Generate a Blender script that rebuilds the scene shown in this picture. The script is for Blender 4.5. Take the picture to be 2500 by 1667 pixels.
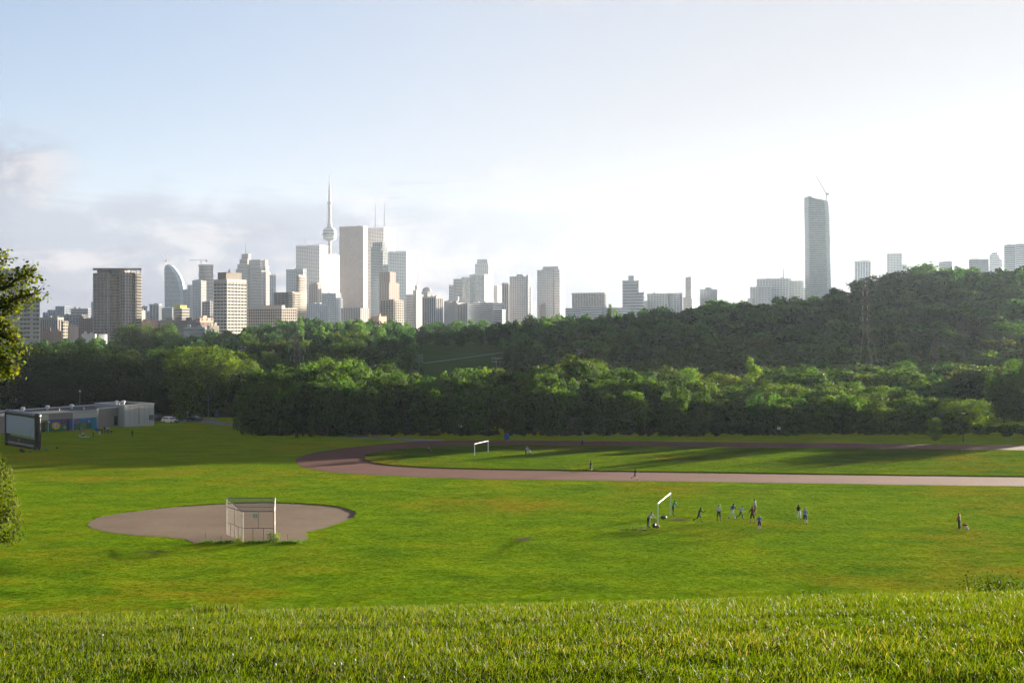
import bpy, bmesh, math, random
import numpy as np
from mathutils import Vector, Matrix
random.seed(7); RNG = np.random.default_rng(7)
scene = bpy.context.scene
for o in list(bpy.data.objects): bpy.data.objects.remove(o)
COL = scene.collection

# ------------------------------------------------------------------ camera
F = 2850.0          # focal length in photo pixels (2500 wide)
ZC = 30.0           # height of the lens
HOR = 790.0         # photo row of the horizon
cam = bpy.data.cameras.new("camera"); camo = bpy.data.objects.new("camera", cam); COL.objects.link(camo)
cam.sensor_width = 36.0; cam.lens = 36.0 * F / 2500.0
cam.shift_y = -(833.5 - HOR) / 2500.0
cam.clip_start = 0.1; cam.clip_end = 60000
camo.location = (0, 0, ZC); camo.rotation_euler = (math.radians(90), 0, 0)
scene.camera = camo

# ------------------------------------------------------------------ light
SUN_AZ, SUN_EL = math.radians(44), math.radians(4.6)
TO_SUN = Vector((math.sin(SUN_AZ)*math.cos(SUN_EL), math.cos(SUN_AZ)*math.cos(SUN_EL), math.sin(SUN_EL)))
sun = bpy.data.lights.new("sun", 'SUN'); suno = bpy.data.objects.new("sun", sun); COL.objects.link(suno)
sun.energy = 5.0; sun.angle = math.radians(0.4); sun.color = (1.0, 0.88, 0.70)
suno.location = TO_SUN*500; suno.rotation_euler = TO_SUN.to_track_quat('Z', 'Y').to_euler()

world = bpy.data.worlds.new("World"); scene.world = world; world.use_nodes = True
wn, wl = world.node_tree.nodes, world.node_tree.links
wn.clear()
def wnode(t, **k):
    n = wn.new(t)
    for a, b in k.items(): setattr(n, a, b)
    return n
def wmath(op, a, b=None, c=None, clamp=False):
    n = wn.new('ShaderNodeMath'); n.operation = op; n.use_clamp = clamp
    for i, v in enumerate((a, b, c)):
        if v is None: continue
        if isinstance(v, (int, float)): n.inputs[i].default_value = v
        else: wl.new(v, n.inputs[i])
    return n.outputs[0]
def wsmooth(v, a, b):
    n = wn.new('ShaderNodeMapRange'); n.interpolation_type = 'SMOOTHSTEP'
    wl.new(v, n.inputs[0]); n.inputs[1].default_value = a; n.inputs[2].default_value = b
    return n.outputs[0]
def wmix(f, a, b, bl='MIX'):
    n = wn.new('ShaderNodeMix'); n.data_type = 'RGBA'; n.blend_type = bl
    for i, v in ((0, f), (6, a), (7, b)):
        if isinstance(v, (int, float)): n.inputs[i].default_value = v
        elif isinstance(v, tuple): n.inputs[i].default_value = (*v, 1)
        else: wl.new(v, n.inputs[i])
    return n.outputs[2]
sky = wnode('ShaderNodeTexSky'); sky.sky_type = 'NISHITA'; sky.sun_disc = False
sky.sun_elevation = SUN_EL; sky.sun_rotation = SUN_AZ; sky.altitude = 100
sky.air_density = 1.0; sky.dust_density = 0.7; sky.ozone_density = 2.0
tc = wnode('ShaderNodeTexCoord'); sp = wnode('ShaderNodeSeparateXYZ'); wl.new(tc.outputs['Generated'], sp.inputs[0])
AZ = wmath('ARCTAN2', sp.outputs[0], sp.outputs[1]); EL = wmath('ARCSINE', sp.outputs[2])
def wnoise(sx, sy, off, scale, detail=6, rough=0.55, dist=0.0):
    cb = wn.new('ShaderNodeCombineXYZ')
    wl.new(wmath('MULTIPLY', AZ, sx), cb.inputs[0]); wl.new(wmath('MULTIPLY', EL, sy), cb.inputs[1]); cb.inputs[2].default_value = off
    n = wn.new('ShaderNodeTexNoise'); n.inputs['Scale'].default_value = scale; n.inputs['Detail'].default_value = detail
    n.inputs['Roughness'].default_value = rough; n.inputs['Distortion'].default_value = dist
    wl.new(cb.outputs[0], n.inputs['Vector']); return n.outputs[0]
SKY_STRENGTH = 0.05
nA = wnoise(4.0, 30.0, 3.1, 1.0, 8, 0.58, 0.8)      # stretched stratus
nB = wnoise(11.0, 18.0, 8.4, 1.2, 8, 0.6, 0.4)      # puffier heap
nC = wnoise(2.0, 6.0, 1.7, 1.0, 4, 0.5, 0.2)
sdir = wnode('ShaderNodeVectorMath', operation='DOT_PRODUCT'); wl.new(tc.outputs['Generated'], sdir.inputs[0]); sdir.inputs[1].default_value = tuple(TO_SUN)
cosS = sdir.outputs['Value']
leftness = wsmooth(AZ, 0.16, -0.22)
# stratus deck: solid lavender bank low on the left, breaking into streaks towards the right
edge = wmath('ADD', wmath('MULTIPLY', wmath('SUBTRACT', nA, 0.5), 0.10), wmath('MULTIPLY', wmath('SUBTRACT', nB, 0.5), 0.05))
el2 = wmath('ADD', EL, edge)
deck = wmath('MULTIPLY', wsmooth(el2, 0.112, 0.078), wmath('ADD', wmath('MULTIPLY', leftness, 0.75), wmath('MULTIPLY', wsmooth(nA, 0.42, 0.62), 0.45)))
streak = wmath('MULTIPLY', wmath('MULTIPLY', wsmooth(nA, 0.50, 0.64), wsmooth(EL, 0.15, 0.10)), wmath('MULTIPLY', wsmooth(EL, 0.03, 0.08), 0.85))
heap = wmath('MULTIPLY', wsmooth(wmath('ADD', wmath('MULTIPLY', nB, 0.8), wmath('MULTIPLY', wsmooth(AZ, -0.28, -0.44), 0.35)), 0.56, 0.72), wmath('MULTIPLY', wsmooth(EL, 0.165, 0.125), wsmooth(AZ, -0.33, -0.40)))
high = wmath('MULTIPLY', wsmooth(nB, 0.46, 0.62), wmath('MULTIPLY', wsmooth(EL, 0.25, 0.29), 0.55))
low = wmath('MULTIPLY', wsmooth(EL, 0.055, 0.03), wmath('MULTIPLY', wsmooth(nA, 0.40, 0.6), 0.45))
mask = wmath('MAXIMUM', wmath('MAXIMUM', deck, streak), wmath('MAXIMUM', wmath('MAXIMUM', heap, high), low))
mask = wmath('MINIMUM', mask, 0.92)
# thin veil: whitens the clear sky towards the sun and the horizon
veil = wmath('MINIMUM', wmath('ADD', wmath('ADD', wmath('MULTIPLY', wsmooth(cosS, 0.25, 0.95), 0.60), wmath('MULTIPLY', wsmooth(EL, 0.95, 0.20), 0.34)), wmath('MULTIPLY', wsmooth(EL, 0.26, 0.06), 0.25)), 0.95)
sat = wnode('ShaderNodeHueSaturation'); sat.inputs['Saturation'].default_value = 0.9; wl.new(sky.outputs[0], sat.inputs['Color'])
clear = wmix(1.0, sat.outputs[0], (0.84, 0.87, 1.05), 'MULTIPLY')
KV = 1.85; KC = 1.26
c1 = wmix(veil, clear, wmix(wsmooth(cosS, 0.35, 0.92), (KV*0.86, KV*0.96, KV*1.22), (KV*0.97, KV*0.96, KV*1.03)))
shade = wmix(wsmooth(cosS, 0.52, 1.0), (KC*0.80, KC*0.82, KC*1.06), (KC*1.45, KC*1.43, KC*1.45))
lit = wmix(wsmooth(cosS, 0.48, 0.98), (KC*1.62, KC*1.50, KC*1.55), (KC*1.95, KC*1.84, KC*1.84))
c2 = wmix(mask, c1, wmix(wsmooth(wmath('ADD', wmath('MULTIPLY', nB, 0.6), wmath('MULTIPLY', nA, 0.4)), 0.47, 0.58), shade, wmix(0.85, shade, lit)))
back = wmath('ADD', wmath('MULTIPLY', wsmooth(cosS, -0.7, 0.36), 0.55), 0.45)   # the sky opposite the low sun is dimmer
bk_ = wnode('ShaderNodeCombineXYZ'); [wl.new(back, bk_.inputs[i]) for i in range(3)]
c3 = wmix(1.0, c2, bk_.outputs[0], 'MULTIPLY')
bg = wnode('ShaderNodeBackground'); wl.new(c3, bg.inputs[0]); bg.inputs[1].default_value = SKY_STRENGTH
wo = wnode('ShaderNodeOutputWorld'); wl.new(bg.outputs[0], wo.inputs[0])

# ------------------------------------------------------------------ exposure
vs = scene.view_settings
scene.display_settings.display_device = 'sRGB'
vs.view_transform = 'Standard'; vs.look = 'None'; vs.gamma = 1.0; vs.use_curve_mapping = False
vs.exposure = 2.75
scene.render.film_transparent = False
cy = scene.cycles
cy.max_bounces = 5; cy.diffuse_bounces = 3; cy.glossy_bounces = 2; cy.transmission_bounces = 4; cy.volume_bounces = 0
cy.transparent_max_bounces = 6; cy.use_denoising = True; cy.sample_clamp_indirect = 6.0

# ------------------------------------------------------------------ helpers
def W(px, py, D): return Vector(((px-1250)/F*D, D, ZC-(py-HOR)/F*D))
FS, FH = 0.028, 17.9      # the field falls away gently from the foot of the hill
def GP(px, py, dz=0.0):
    D = FH/((py-HOR)/F-FS); x = (px-1250)/F*D
    return Vector((x, D, float(T(x, D))+dz))
def sstep(a, b, x):
    t = np.clip((x-a)/(b-a), 0, 1); return t*t*(3-2*t)
RX = [-600, 0, 100, 200, 350, 420, 480, 540, 600, 650, 720, 800, 900, 1000, 1100, 1200, 1250, 1300, 1400, 1480, 1600, 1700, 1800, 1900, 2000, 2050, 2150, 2250, 2350, 2500, 2600, 2700, 2950, 3050, 3250, 3330, 3440, 3520, 3640, 3720, 3900]
RY = [840, 835, 832, 828, 822, 820, 812, 803, 792, 784, 779, 778, 780, 784, 788, 784, 780, 776, 770, 766, 754, 741, 733, 728, 720, 704, 678, 652, 656, 656, 690, 700, 700, 700, 700, 710, 710, 705, 705, 730, 740]
DX = [-600, 500, 1500, 1700, 2000, 2250, 3100]
DY = [800, 810, 820, 830, 850, 880, 880]
def T(x, y):
    x = np.asarray(x, float); y = np.asarray(y, float)
    zf = ZC-FH-FS*y
    yy = np.clip(y, -30, 21.5)
    near = -1.60-0.0475*yy-0.00586*yy*yy-0.30*np.maximum(y-21.5, 0)+0.024*np.clip(x, -30, 30)
    zn = ZC+near
    k = 2.0; m = np.maximum(zf, zn); d = np.abs(zf-zn)
    z = m+np.where(d < k, (k-d)**2/(4*k), 0)
    rise = np.clip((-x-32)/24, 0, 3)**2*(1-sstep(92, 122, y))*0.9*sstep(30, 80, y)
    z = z+rise
    ys = np.maximum(y, 1.0); px = 1250+F*x/ys
    Dr = np.interp(px, DX, DY); rt = ZC-(np.interp(px, RX, RY)-HOR)/F*Dr-15.0
    zv = ZC-27.0
    zz = np.where(y > 300, zv+(rt-zv)*sstep(430, Dr, y), z)
    b = sstep(290, 335, y)
    z = np.where(y > 290, z*(1-b)+zz*b, z)
    c = sstep(Dr+150, Dr+500, y)
    return z*(1-c)+(ZC-24.0)*c

def link(o, parent=None):
    COL.objects.link(o)
    if parent is not None: o.parent = parent
    return o
def tag(o, label=None, cat=None, group=None, kind=None):
    if label: o['label'] = label
    if cat: o['category'] = cat
    if group: o['group'] = group
    if kind: o['kind'] = kind
    return o
def empty(name, loc=(0, 0, 0), rz=0.0, label=None, cat=None, group=None):
    o = bpy.data.objects.new(name, None); o.empty_display_size = 0.3
    o.location = loc; o.rotation_euler = (0, 0, rz); COL.objects.link(o)
    return tag(o, label, cat, group)
def npmesh(name, V, Fc, mats=(), attrs=None, smooth=False, mi=None):
    V = np.asarray(V, np.float32); Fc = np.asarray(Fc, np.int32); n = Fc.shape[1]
    me = bpy.data.meshes.new(name)
    me.vertices.add(len(V)); me.vertices.foreach_set('co', V.ravel())
    me.loops.add(Fc.size); me.loops.foreach_set('vertex_index', Fc.ravel())
    me.polygons.add(len(Fc)); me.polygons.foreach_set('loop_start', np.arange(0, Fc.size, n, dtype=np.int32))
    me.polygons.foreach_set('loop_total', np.full(len(Fc), n, np.int32))
    if smooth: me.polygons.foreach_set('use_smooth', np.ones(len(Fc), bool))
    for m in mats: me.materials.append(m)
    if mi is not None: me.polygons.foreach_set('material_index', np.asarray(mi, np.int32))
    me.update(calc_edges=True)
    for k, v in (attrs or {}).items():
        a = me.attributes.new(k, 'FLOAT', 'FACE'); a.data.foreach_set('value', np.asarray(v, np.float32))
    return me
class MB:
    """collects shapes into ONE mesh"""
    def __init__(s): s.v = []; s.f = []; s.m = []; s.cur = 0
    def add(s, vs, fs):
        b = len(s.v); s.v += [tuple(v) for v in vs]; s.f += [tuple(i+b for i in f) for f in fs]; s.m += [s.cur]*len(fs); return s
    def box(s, c, sz, rz=0.0, M=None):
        x, y, z = sz[0]/2, sz[1]/2, sz[2]/2; ca, sa = math.cos(rz), math.sin(rz)
        P = []
        for dz in (-z, z):
            for dx, dy in ((-x, -y), (x, -y), (x, y), (-x, y)):
                p = Vector((c[0]+dx*ca-dy*sa, c[1]+dx*sa+dy*ca, c[2]+dz)); P.append(M @ p if M else p)
        return s.add(P, [(3, 2, 1, 0), (4, 5, 6, 7), (0, 1, 5, 4), (1, 2, 6, 5), (2, 3, 7, 6), (3, 0, 4, 7)])
    def prism(s, poly, z0, z1, cap=True):
        n = len(poly); g = lambda z, p: z[poly.index(p)] if isinstance(z, (list, tuple)) else z
        za = z0 if isinstance(z0, (list, tuple)) else [z0]*n; zb = z1 if isinstance(z1, (list, tuple)) else [z1]*n
        P = [(p[0], p[1], za[i]) for i, p in enumerate(poly)]+[(p[0], p[1], zb[i]) for i, p in enumerate(poly)]
        fs = [(i, (i+1) % n, (i+1) % n+n, i+n) for i in range(n)]
        if cap: fs += [tuple(range(n-1, -1, -1)), tuple(range(n, 2*n))]
        return s.add(P, fs)
    def tube(s, p0, p1, r0, r1=None, n=8, cap=True):
        p0, p1 = Vector(p0), Vector(p1); r1 = r0 if r1 is None else r1
        d = (p1-p0).normalized(); a = d.orthogonal().normalized(); b = d.cross(a)
        P = []
        for p, r in ((p0, r0), (p1, r1)):
            for i in range(n):
                t = 2*math.pi*i/n; P.append(p+(a*math.cos(t)+b*math.sin(t))*r)
        fs = [(i, (i+1) % n, (i+1) % n+n, i+n) for i in range(n)]
        if cap: fs += [tuple(range(n-1, -1, -1)), tuple(range(n, 2*n))]
        return s.add(P, fs)
    def path(s, pts, rs, n=6):
        for i in range(len(pts)-1): s.tube(pts[i], pts[i+1], rs[i], rs[i+1], n)
        return s
    def lathe(s, prof, n=16, c=(0, 0, 0)):
        b = len(s.v)
        for r, z in prof:
            for i in range(n):
                t = 2*math.pi*i/n; s.v.append((c[0]+r*math.cos(t), c[1]+r*math.sin(t), c[2]+z))
        k0 = len(s.f)
        for j in range(len(prof)-1):
            for i in range(n): s.f.append((b+j*n+i, b+j*n+(i+1) % n, b+(j+1)*n+(i+1) % n, b+(j+1)*n+i))
        s.f.append(tuple(b+i for i in range(n-1, -1, -1))); s.f.append(tuple(b+(len(prof)-1)*n+i for i in range(n)))
        s.m += [s.cur]*(len(s.f)-k0); return s
    def ball(s, c, r, n=10, sq=(1, 1, 1)):
        P = [(max(1e-3, math.sin(math.pi*j/n)), -math.cos(math.pi*j/n)) for j in range(n+1)]
        b = len(s.v); s.lathe([(p[0]*r, p[1]*r) for p in P], n+2)
        for i in range(b, len(s.v)):
            x, y, z = s.v[i]; s.v[i] = (c[0]+x*sq[0], c[1]+y*sq[1], c[2]+z*sq[2])
        return s
    def torus(s, c, R, r, axis='x', n=20, k=6):
        b = len(s.v)
        for i in range(n):
            a = 2*math.pi*i/n
            for j in range(k):
                t = 2*math.pi*j/k; q = R+r*math.cos(t); u, v, w = q*math.cos(a), q*math.sin(a), r*math.sin(t)
                p = {'x': (w, u, v), 'y': (u, w, v), 'z': (u, v, w)}[axis]; s.v.append((c[0]+p[0], c[1]+p[1], c[2]+p[2]))
        for i in range(n):
            for j in range(k):
                s.f.append((b+i*k+j, b+((i+1) % n)*k+j, b+((i+1) % n)*k+(j+1) % k, b+i*k+(j+1) % k)); s.m.append(s.cur)
        return s
    def build(s, name, mat, parent=None, smooth=False, M=None):
        me = bpy.data.meshes.new(name); vs = s.v if M is None else [M @ Vector(v) for v in s.v]
        me.from_pydata(vs, [], s.f)
        for m in (mat if isinstance(mat, (list, tuple)) else [mat]): me.materials.append(m)
        if isinstance(mat, (list, tuple)): me.polygons.foreach_set('material_index', np.array(s.m, np.int32))
        if smooth: me.polygons.foreach_set('use_smooth', np.ones(len(me.polygons), bool))
        me.update(); o = bpy.data.objects.new(name, me); return link(o, parent)

# ------------------------------------------------------------------ materials
class NT:
    def __init__(s, name):
        s.mat = bpy.data.materials.new(name); s.mat.use_nodes = True; s.t = s.mat.node_tree; s.t.nodes.clear()
        s.out = s.t.nodes.new('ShaderNodeOutputMaterial')
    def n(s, t, ins=None, **k):
        nd = s.t.nodes.new(t)
        for a, b in k.items(): setattr(nd, a, b)
        for a, b in (ins or {}).items():
            if hasattr(b, 'is_linked') or hasattr(b, 'links'): s.t.links.new(b, nd.inputs[a])
            else: nd.inputs[a].default_value = b
        return nd
    def noise(s, scale, detail=4, rough=0.55, vec=None, dist=0.0):
        nd = s.n('ShaderNodeTexNoise', {'Scale': scale, 'Detail': detail, 'Roughness': rough, 'Distortion': dist})
        if vec is not None: s.t.links.new(vec, nd.inputs['Vector'])
        return nd.outputs[0]
    def ramp(s, v, stops):
        nd = s.n('ShaderNodeValToRGB', {0: v}); e = nd.color_ramp.elements
        while len(e) < len(stops): e.new(0.5)
        for i, (p, c) in enumerate(stops): e[i].position = p; e[i].color = (*c, 1) if not isinstance(c, (int, float)) else (c, c, c, 1)
        return nd.outputs[0]
    def mix(s, f, a, b, bl='MIX'):
        nd = s.t.nodes.new('ShaderNodeMix'); nd.data_type = 'RGBA'; nd.blend_type = bl
        for i, v in ((0, f), (6, a), (7, b)):
            if isinstance(v, (int, float)): nd.inputs[i].default_value = v
            elif isinstance(v, tuple): nd.inputs[i].default_value = (*v, 1) if len(v) == 3 else v
            else: s.t.links.new(v, nd.inputs[i])
        return nd.outputs[2]
    def math(s, op, a, b=0.0, clamp=False):
        nd = s.t.nodes.new('ShaderNodeMath'); nd.operation = op; nd.use_clamp = clamp
        for i, v in enumerate((a, b)):
            if isinstance(v, (int, float)): nd.inputs[i].default_value = v
            else: s.t.links.new(v, nd.inputs[i])
        return nd.outputs[0]
    def done(s, sh): s.t.links.new(sh, s.out.inputs[0]); return s.mat
    def pos(s, sx=1, sy=1, sz=1):
        g = s.n('ShaderNodeNewGeometry'); m = s.n('ShaderNodeMapping', {'Vector': g.outputs['Position'], 'Scale': (sx, sy, sz)}); return m.outputs[0]
    def opos(s, k=1):
        g = s.n('ShaderNodeTexCoord'); m = s.n('ShaderNodeMapping', {'Vector': g.outputs['Object'], 'Scale': (k, k, k)}); return m.outputs[0]
MATS = {}
def paint(name, col, rough=0.6, var=0.18, scale=3.0, metal=0.0, spec=0.4, bump=0.0):
    if name in MATS: return MATS[name]
    t = NT(name); v = t.noise(scale, 5, 0.6, t.pos())
    c = t.mix(t.math('MULTIPLY', v, 1.0), tuple(x*(1-var) for x in col), tuple(min(1, x*(1+var)) for x in col))
    b = t.n('ShaderNodeBsdfPrincipled', {'Base Color': c, 'Roughness': rough, 'Metallic': metal, 'Specular IOR Level': spec})
    if bump: b_ = t.n('ShaderNodeBump', {'Height': v, 'Strength': bump, 'Distance': 0.05}); t.t.links.new(b_.outputs[0], b.inputs['Normal'])
    MATS[name] = t.done(b.outputs[0]); return MATS[name]
def wallmat(col, rough=0.8):
    """weathered facade: large stains and fine streaks"""
    key = 'facade_%d_%d_%d' % tuple(int(c*255) for c in col)
    if key in MATS: return MATS[key]
    t = NT(key); v = t.noise(0.05, 4, 0.6, t.pos()); w = t.noise(1.0, 3, 0.6, t.pos(0.5, 0.5, 0.03))
    c = t.mix(v, tuple(min(.7, x*1.12+.02) for x in col), tuple(min(.8, x*1.35+.03) for x in col)); c = t.mix(t.math('MULTIPLY', w, 0.35), c, tuple(x*1.0 for x in col))
    MATS[key] = t.done(t.n('ShaderNodeBsdfPrincipled', {'Base Color': c, 'Roughness': rough, 'Specular IOR Level': 0.3}).outputs[0]); return MATS[key]
def glassmat(col, rough=0.22):
    key = 'glazing_%d_%d_%d' % tuple(int(c*255) for c in col)
    if key in MATS: return MATS[key]
    t = NT(key); v = t.n('ShaderNodeTexVoronoi', {'Vector': t.pos(0.25, 0.25, 0.3), 'Scale': 1.0}).outputs['Color']
    sepn = t.n('ShaderNodeSeparateColor', {0: v}).outputs[0]
    c = t.mix(sepn, tuple(x*1.0+.02 for x in col), tuple(min(1, x*1.5+.06) for x in col))
    MATS[key] = t.done(t.n('ShaderNodeBsdfPrincipled', {'Base Color': c, 'Roughness': rough, 'Metallic': 0.45, 'Specular IOR Level': 0.6}).outputs[0]); return MATS[key]

# ------------------------------------------------------------------ ground
def grass_mat(name, near=False):
    t = NT(name); P = t.pos()
    n1 = t.noise(0.035, 4, 0.55, P); n2 = t.noise(0.22, 5, 0.65, t.pos(0.55, 1.0, 1)); n3 = t.noise(1.7, 5, 0.7, P); n4 = t.noise(11.0, 3, 0.7, P)
    base = t.ramp(n2, [(0.25, (0.050, 0.116, 0.003)), (0.5, (0.094, 0.172, 0.004)), (0.78, (0.160, 0.212, 0.005))])
    dry = t.ramp(n3, [(0.2, (0.150, 0.122, 0.008)), (0.8, (0.215, 0.160, 0.016))])
    f = t.math('MULTIPLY', t.ramp(n1, [(0.50, 0.0), (0.68, 1.0)]), t.ramp(n2, [(0.38, 0.0), (0.62, 0.85)]))
    c = t.mix(f, base, dry)
    c = t.mix(0.45, c, t.mix(1.0, c, t.ramp(n3, [(0.25, (0.45, 0.5, 0.4)), (0.75, (1.35, 1.3, 1.2))]), 'MULTIPLY'))
    c = t.mix(0.5, c, t.mix(1.0, c, t.ramp(n4, [(0.3, 0.5), (0.7, 1.4)]), 'MULTIPLY'))
    # upright blades: every point shows some blade face, so tilt the shading normal at random
    g = t.n('ShaderNodeNewGeometry')
    def col_noise(sc, vec):
        nd = t.n('ShaderNodeTexNoise', {'Scale': sc, 'Detail': 2.0, 'Roughness': 0.8}); t.t.links.new(vec, nd.inputs['Vector']); return nd.outputs['Color']
    def vm(op, a, b):
        nd = t.n('ShaderNodeVectorMath', operation=op)
        for i, v in enumerate((a, b)):
            if isinstance(v, tuple): nd.inputs[i].default_value = v
            else: t.t.links.new(v, nd.inputs[i])
        return nd.outputs[0]
    r1 = vm('SUBTRACT', col_noise(23.0, P), (0.5, 0.5, 0.5)); r2 = vm('SUBTRACT', col_noise(2.3, P), (0.5, 0.5, 0.5)); r3 = vm('SUBTRACT', col_noise(0.45, P), (0.5, 0.5, 0.5))
    k = vm('ADD', vm('ADD', vm('MULTIPLY', r1, (9, 9, 2)), vm('MULTIPLY', r2, (3, 3, 1))), vm('MULTIPLY', r3, (1.2, 1.2, 0)))
    N = t.n('ShaderNodeVectorMath', operation='NORMALIZE'); t.t.links.new(vm('ADD', vm('MULTIPLY', g.outputs['Normal'], (1.0, 1.0, 1.0)), k), N.inputs[0]); N = N.outputs[0]
    d = t.n('ShaderNodeBsdfPrincipled', {'Base Color': c, 'Roughness': 0.9, 'Specular IOR Level': 0.0, 'Normal': N})
    tr = t.n('ShaderNodeBsdfTranslucent', {'Color': t.mix(1.0, c, (2.3, 1.75, 0.45), 'MULTIPLY'), 'Normal': N})
    return t.done(t.n('ShaderNodeMixShader', {0: 0.52, 1: d.outputs[0], 2: tr.outputs[0]}).outputs[0])
M_GRASS = grass_mat('mown_grass'); M_GRASS.cycles.use_bump_map_correction = False
t = NT('soil_under_trees'); M_SOIL = t.done(t.n('ShaderNodeBsdfDiffuse', {'Color': t.ramp(t.noise(0.4, 4, 0.6, t.pos()), [(0.3, (0.02, 0.03, 0.008)), (0.7, (0.04, 0.055, 0.014))])}).outputs[0])

rows = np.concatenate([np.arange(-12, 30, 0.7), 30*1.024**np.arange(0, 217)])
cols = np.linspace(-0.95, 0.95, 191)
YY, CC = np.meshgrid(rows, cols, indexing='ij'); XX = CC*np.minimum(YY+26, 2750)
ZZ = T(XX, YY)+0.0
nr, nc = XX.shape; idx = np.arange(nr*nc).reshape(nr, nc)
Q = np.stack([idx[:-1, :-1], idx[:-1, 1:], idx[1:, 1:], idx[1:, :-1]], -1).reshape(-1, 4)
yc = YY[:-1, :-1].reshape(-1); xc_ = XX[:-1, :-1].reshape(-1); pxc = 1250+F*xc_/np.maximum(yc, 1)
gmi = np.where(yc > 900, 2, np.where(yc > 330, np.where((pxc > 980) & (pxc < 1265) & (yc > 400), 3, 1), 0))
t = NT('far_lawn_shaded'); M_LAWN_SHADED = t.done(t.n('ShaderNodeBsdfDiffuse', {'Color': t.ramp(t.noise(0.06, 5, 0.65, t.pos()), [(0.3, (0.030, 0.062, 0.012)), (0.7, (0.050, 0.086, 0.018))])}).outputs[0])  # shade on the far lawn slope is painted in as a darker green
t = NT('town_ground'); M_TOWN = t.done(t.n('ShaderNodeBsdfDiffuse', {'Color': t.ramp(t.noise(0.02, 5, 0.7, t.pos()), [(0.3, (0.04, 0.055, 0.03)), (0.7, (0.13, 0.13, 0.12))])}).outputs[0])
ground = link(bpy.data.objects.new('ground', npmesh('ground', np.stack([XX, YY, ZZ], -1).reshape(-1, 3), Q, [M_GRASS, M_SOIL, M_TOWN, M_LAWN_SHADED], smooth=True, mi=gmi)))
tag(ground, kind='structure')

def dirt_mat(name, a, b, sc):
    t = NT(name); n1 = t.noise(0.12*sc, 5, 0.6, t.pos()); n2 = t.noise(1.6, 5, 0.7, t.pos(1, 2.2, 1)); n3 = t.noise(14, 3, 0.7, t.pos())
    c = t.mix(t.ramp(n1, [(0.3, 0.0), (0.7, 1.0)]), a, b); c = t.mix(0.5, c, t.mix(1.0, c, t.ramp(n2, [(0.25, 0.62), (0.75, 1.3)]), 'MULTIPLY'))
    h = t.math('ADD', t.math('MULTIPLY', n2, 0.6), t.math('MULTIPLY', n3, 0.4))
    bp = t.n('ShaderNodeBump', {'Height': h, 'Strength': 0.5, 'Distance': 0.12})
    return t.done(t.n('ShaderNodeBsdfPrincipled', {'Base Color': c, 'Roughness': 0.95, 'Specular IOR Level': 0.1, 'Normal': bp.outputs[0]}).outputs[0])
M_TRACK = dirt_mat('red_cinder', (0.100, 0.034, 0.022), (0.134, 0.050, 0.034), 1.0)
M_DIRT = dirt_mat('infield_dirt', (0.146, 0.100, 0.066), (0.196, 0.142, 0.098), 1.0)
M_ASPH = dirt_mat('path_asphalt', (0.16, 0.155, 0.15), (0.24, 0.23, 0.22), 1.0)

def smooth_poly(P, it=2):
    for _ in range(it):
        Q = []
        for i in range(len(P)):
            a, b = P[i], P[(i+1) % len(P)]; Q += [a*0.75+b*0.25, a*0.25+b*0.75]
        P = Q
    return P
def ragged(P, amp, seg=1.0):
    r = random.Random(len(P)); Q = []
    for i in range(len(P)):
        a, b = P[i], P[(i+1) % len(P)]; n = max(1, int((b-a).length/seg)); d = (b-a).normalized() if (b-a).length > 1e-6 else Vector((1, 0, 0)); nn = Vector((-d.y, d.x, 0))
        for k in range(n): Q.append(a+(b-a)*(k/n)+nn*(amp*r.uniform(-1, 1)*(1 if r.random() < .8 else 2.2)))
    return Q
def sheet(name, pts, dz, mat, it=2, parent=None, rag=0.0):
    P = smooth_poly([Vector((p.x, p.y, 0)) for p in pts], it)
    if rag: P = ragged(P, rag)
    bm = bmesh.new(); f = bm.faces.new([bm.verts.new((p.x, p.y, float(T(p.x, p.y))+dz)) for p in P])
    if f.calc_area() and f.normal.z < 0: f.normal_flip()
    f.normal_update()
    if f.normal.z < 0: bmesh.ops.reverse_faces(bm, faces=[f])
    bmesh.ops.triangulate(bm, faces=bm.faces[:])
    me = bpy.data.meshes.new(name); bm.to_mesh(me); bm.free(); me.materials.append(mat)
    return link(bpy.data.objects.new(name, me), parent), P
def slab(name, pts, z0, z1, mat, it=2):
    """raised turf with a real edge"""
    P = ragged(smooth_poly([Vector((p.x, p.y, 0)) for p in pts], it), .12); n = len(P)
    bm = bmesh.new(); top = [bm.verts.new((p.x, p.y, float(T(p.x, p.y))+z1)) for p in P]; bot = [bm.verts.new((p.x, p.y, float(T(p.x, p.y))+z0)) for p in P]
    bm.faces.new(top)
    for i in range(n): bm.faces.new((bot[i], bot[(i+1) % n], top[(i+1) % n], top[i]))
    bmesh.ops.recalc_face_normals(bm, faces=bm.faces[:]); bmesh.ops.triangulate(bm, faces=bm.faces[:])
    me = bpy.data.meshes.new(name); bm.to_mesh(me); bm.free(); me.materials.append(mat); return link(bpy.data.objects.new(name, me)), P
outer = [(715, 1122), (738, 1111), (796, 1099), (891, 1088), (987, 1079), (1044, 1075.5), (1159, 1074), (1350, 1075.5), (1600, 1078), (2050, 1082), (2500, 1086.5), (2900, 1091), (3250, 1099), (3500, 1113), (3620, 1132), (3600, 1156), (3450, 1176), (3200, 1187), (2900, 1189), (2500, 1187), (2050, 1181), (1600, 1174), (1312, 1171), (1083, 1167), (930, 1160), (815, 1154), (738, 1141)]
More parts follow.
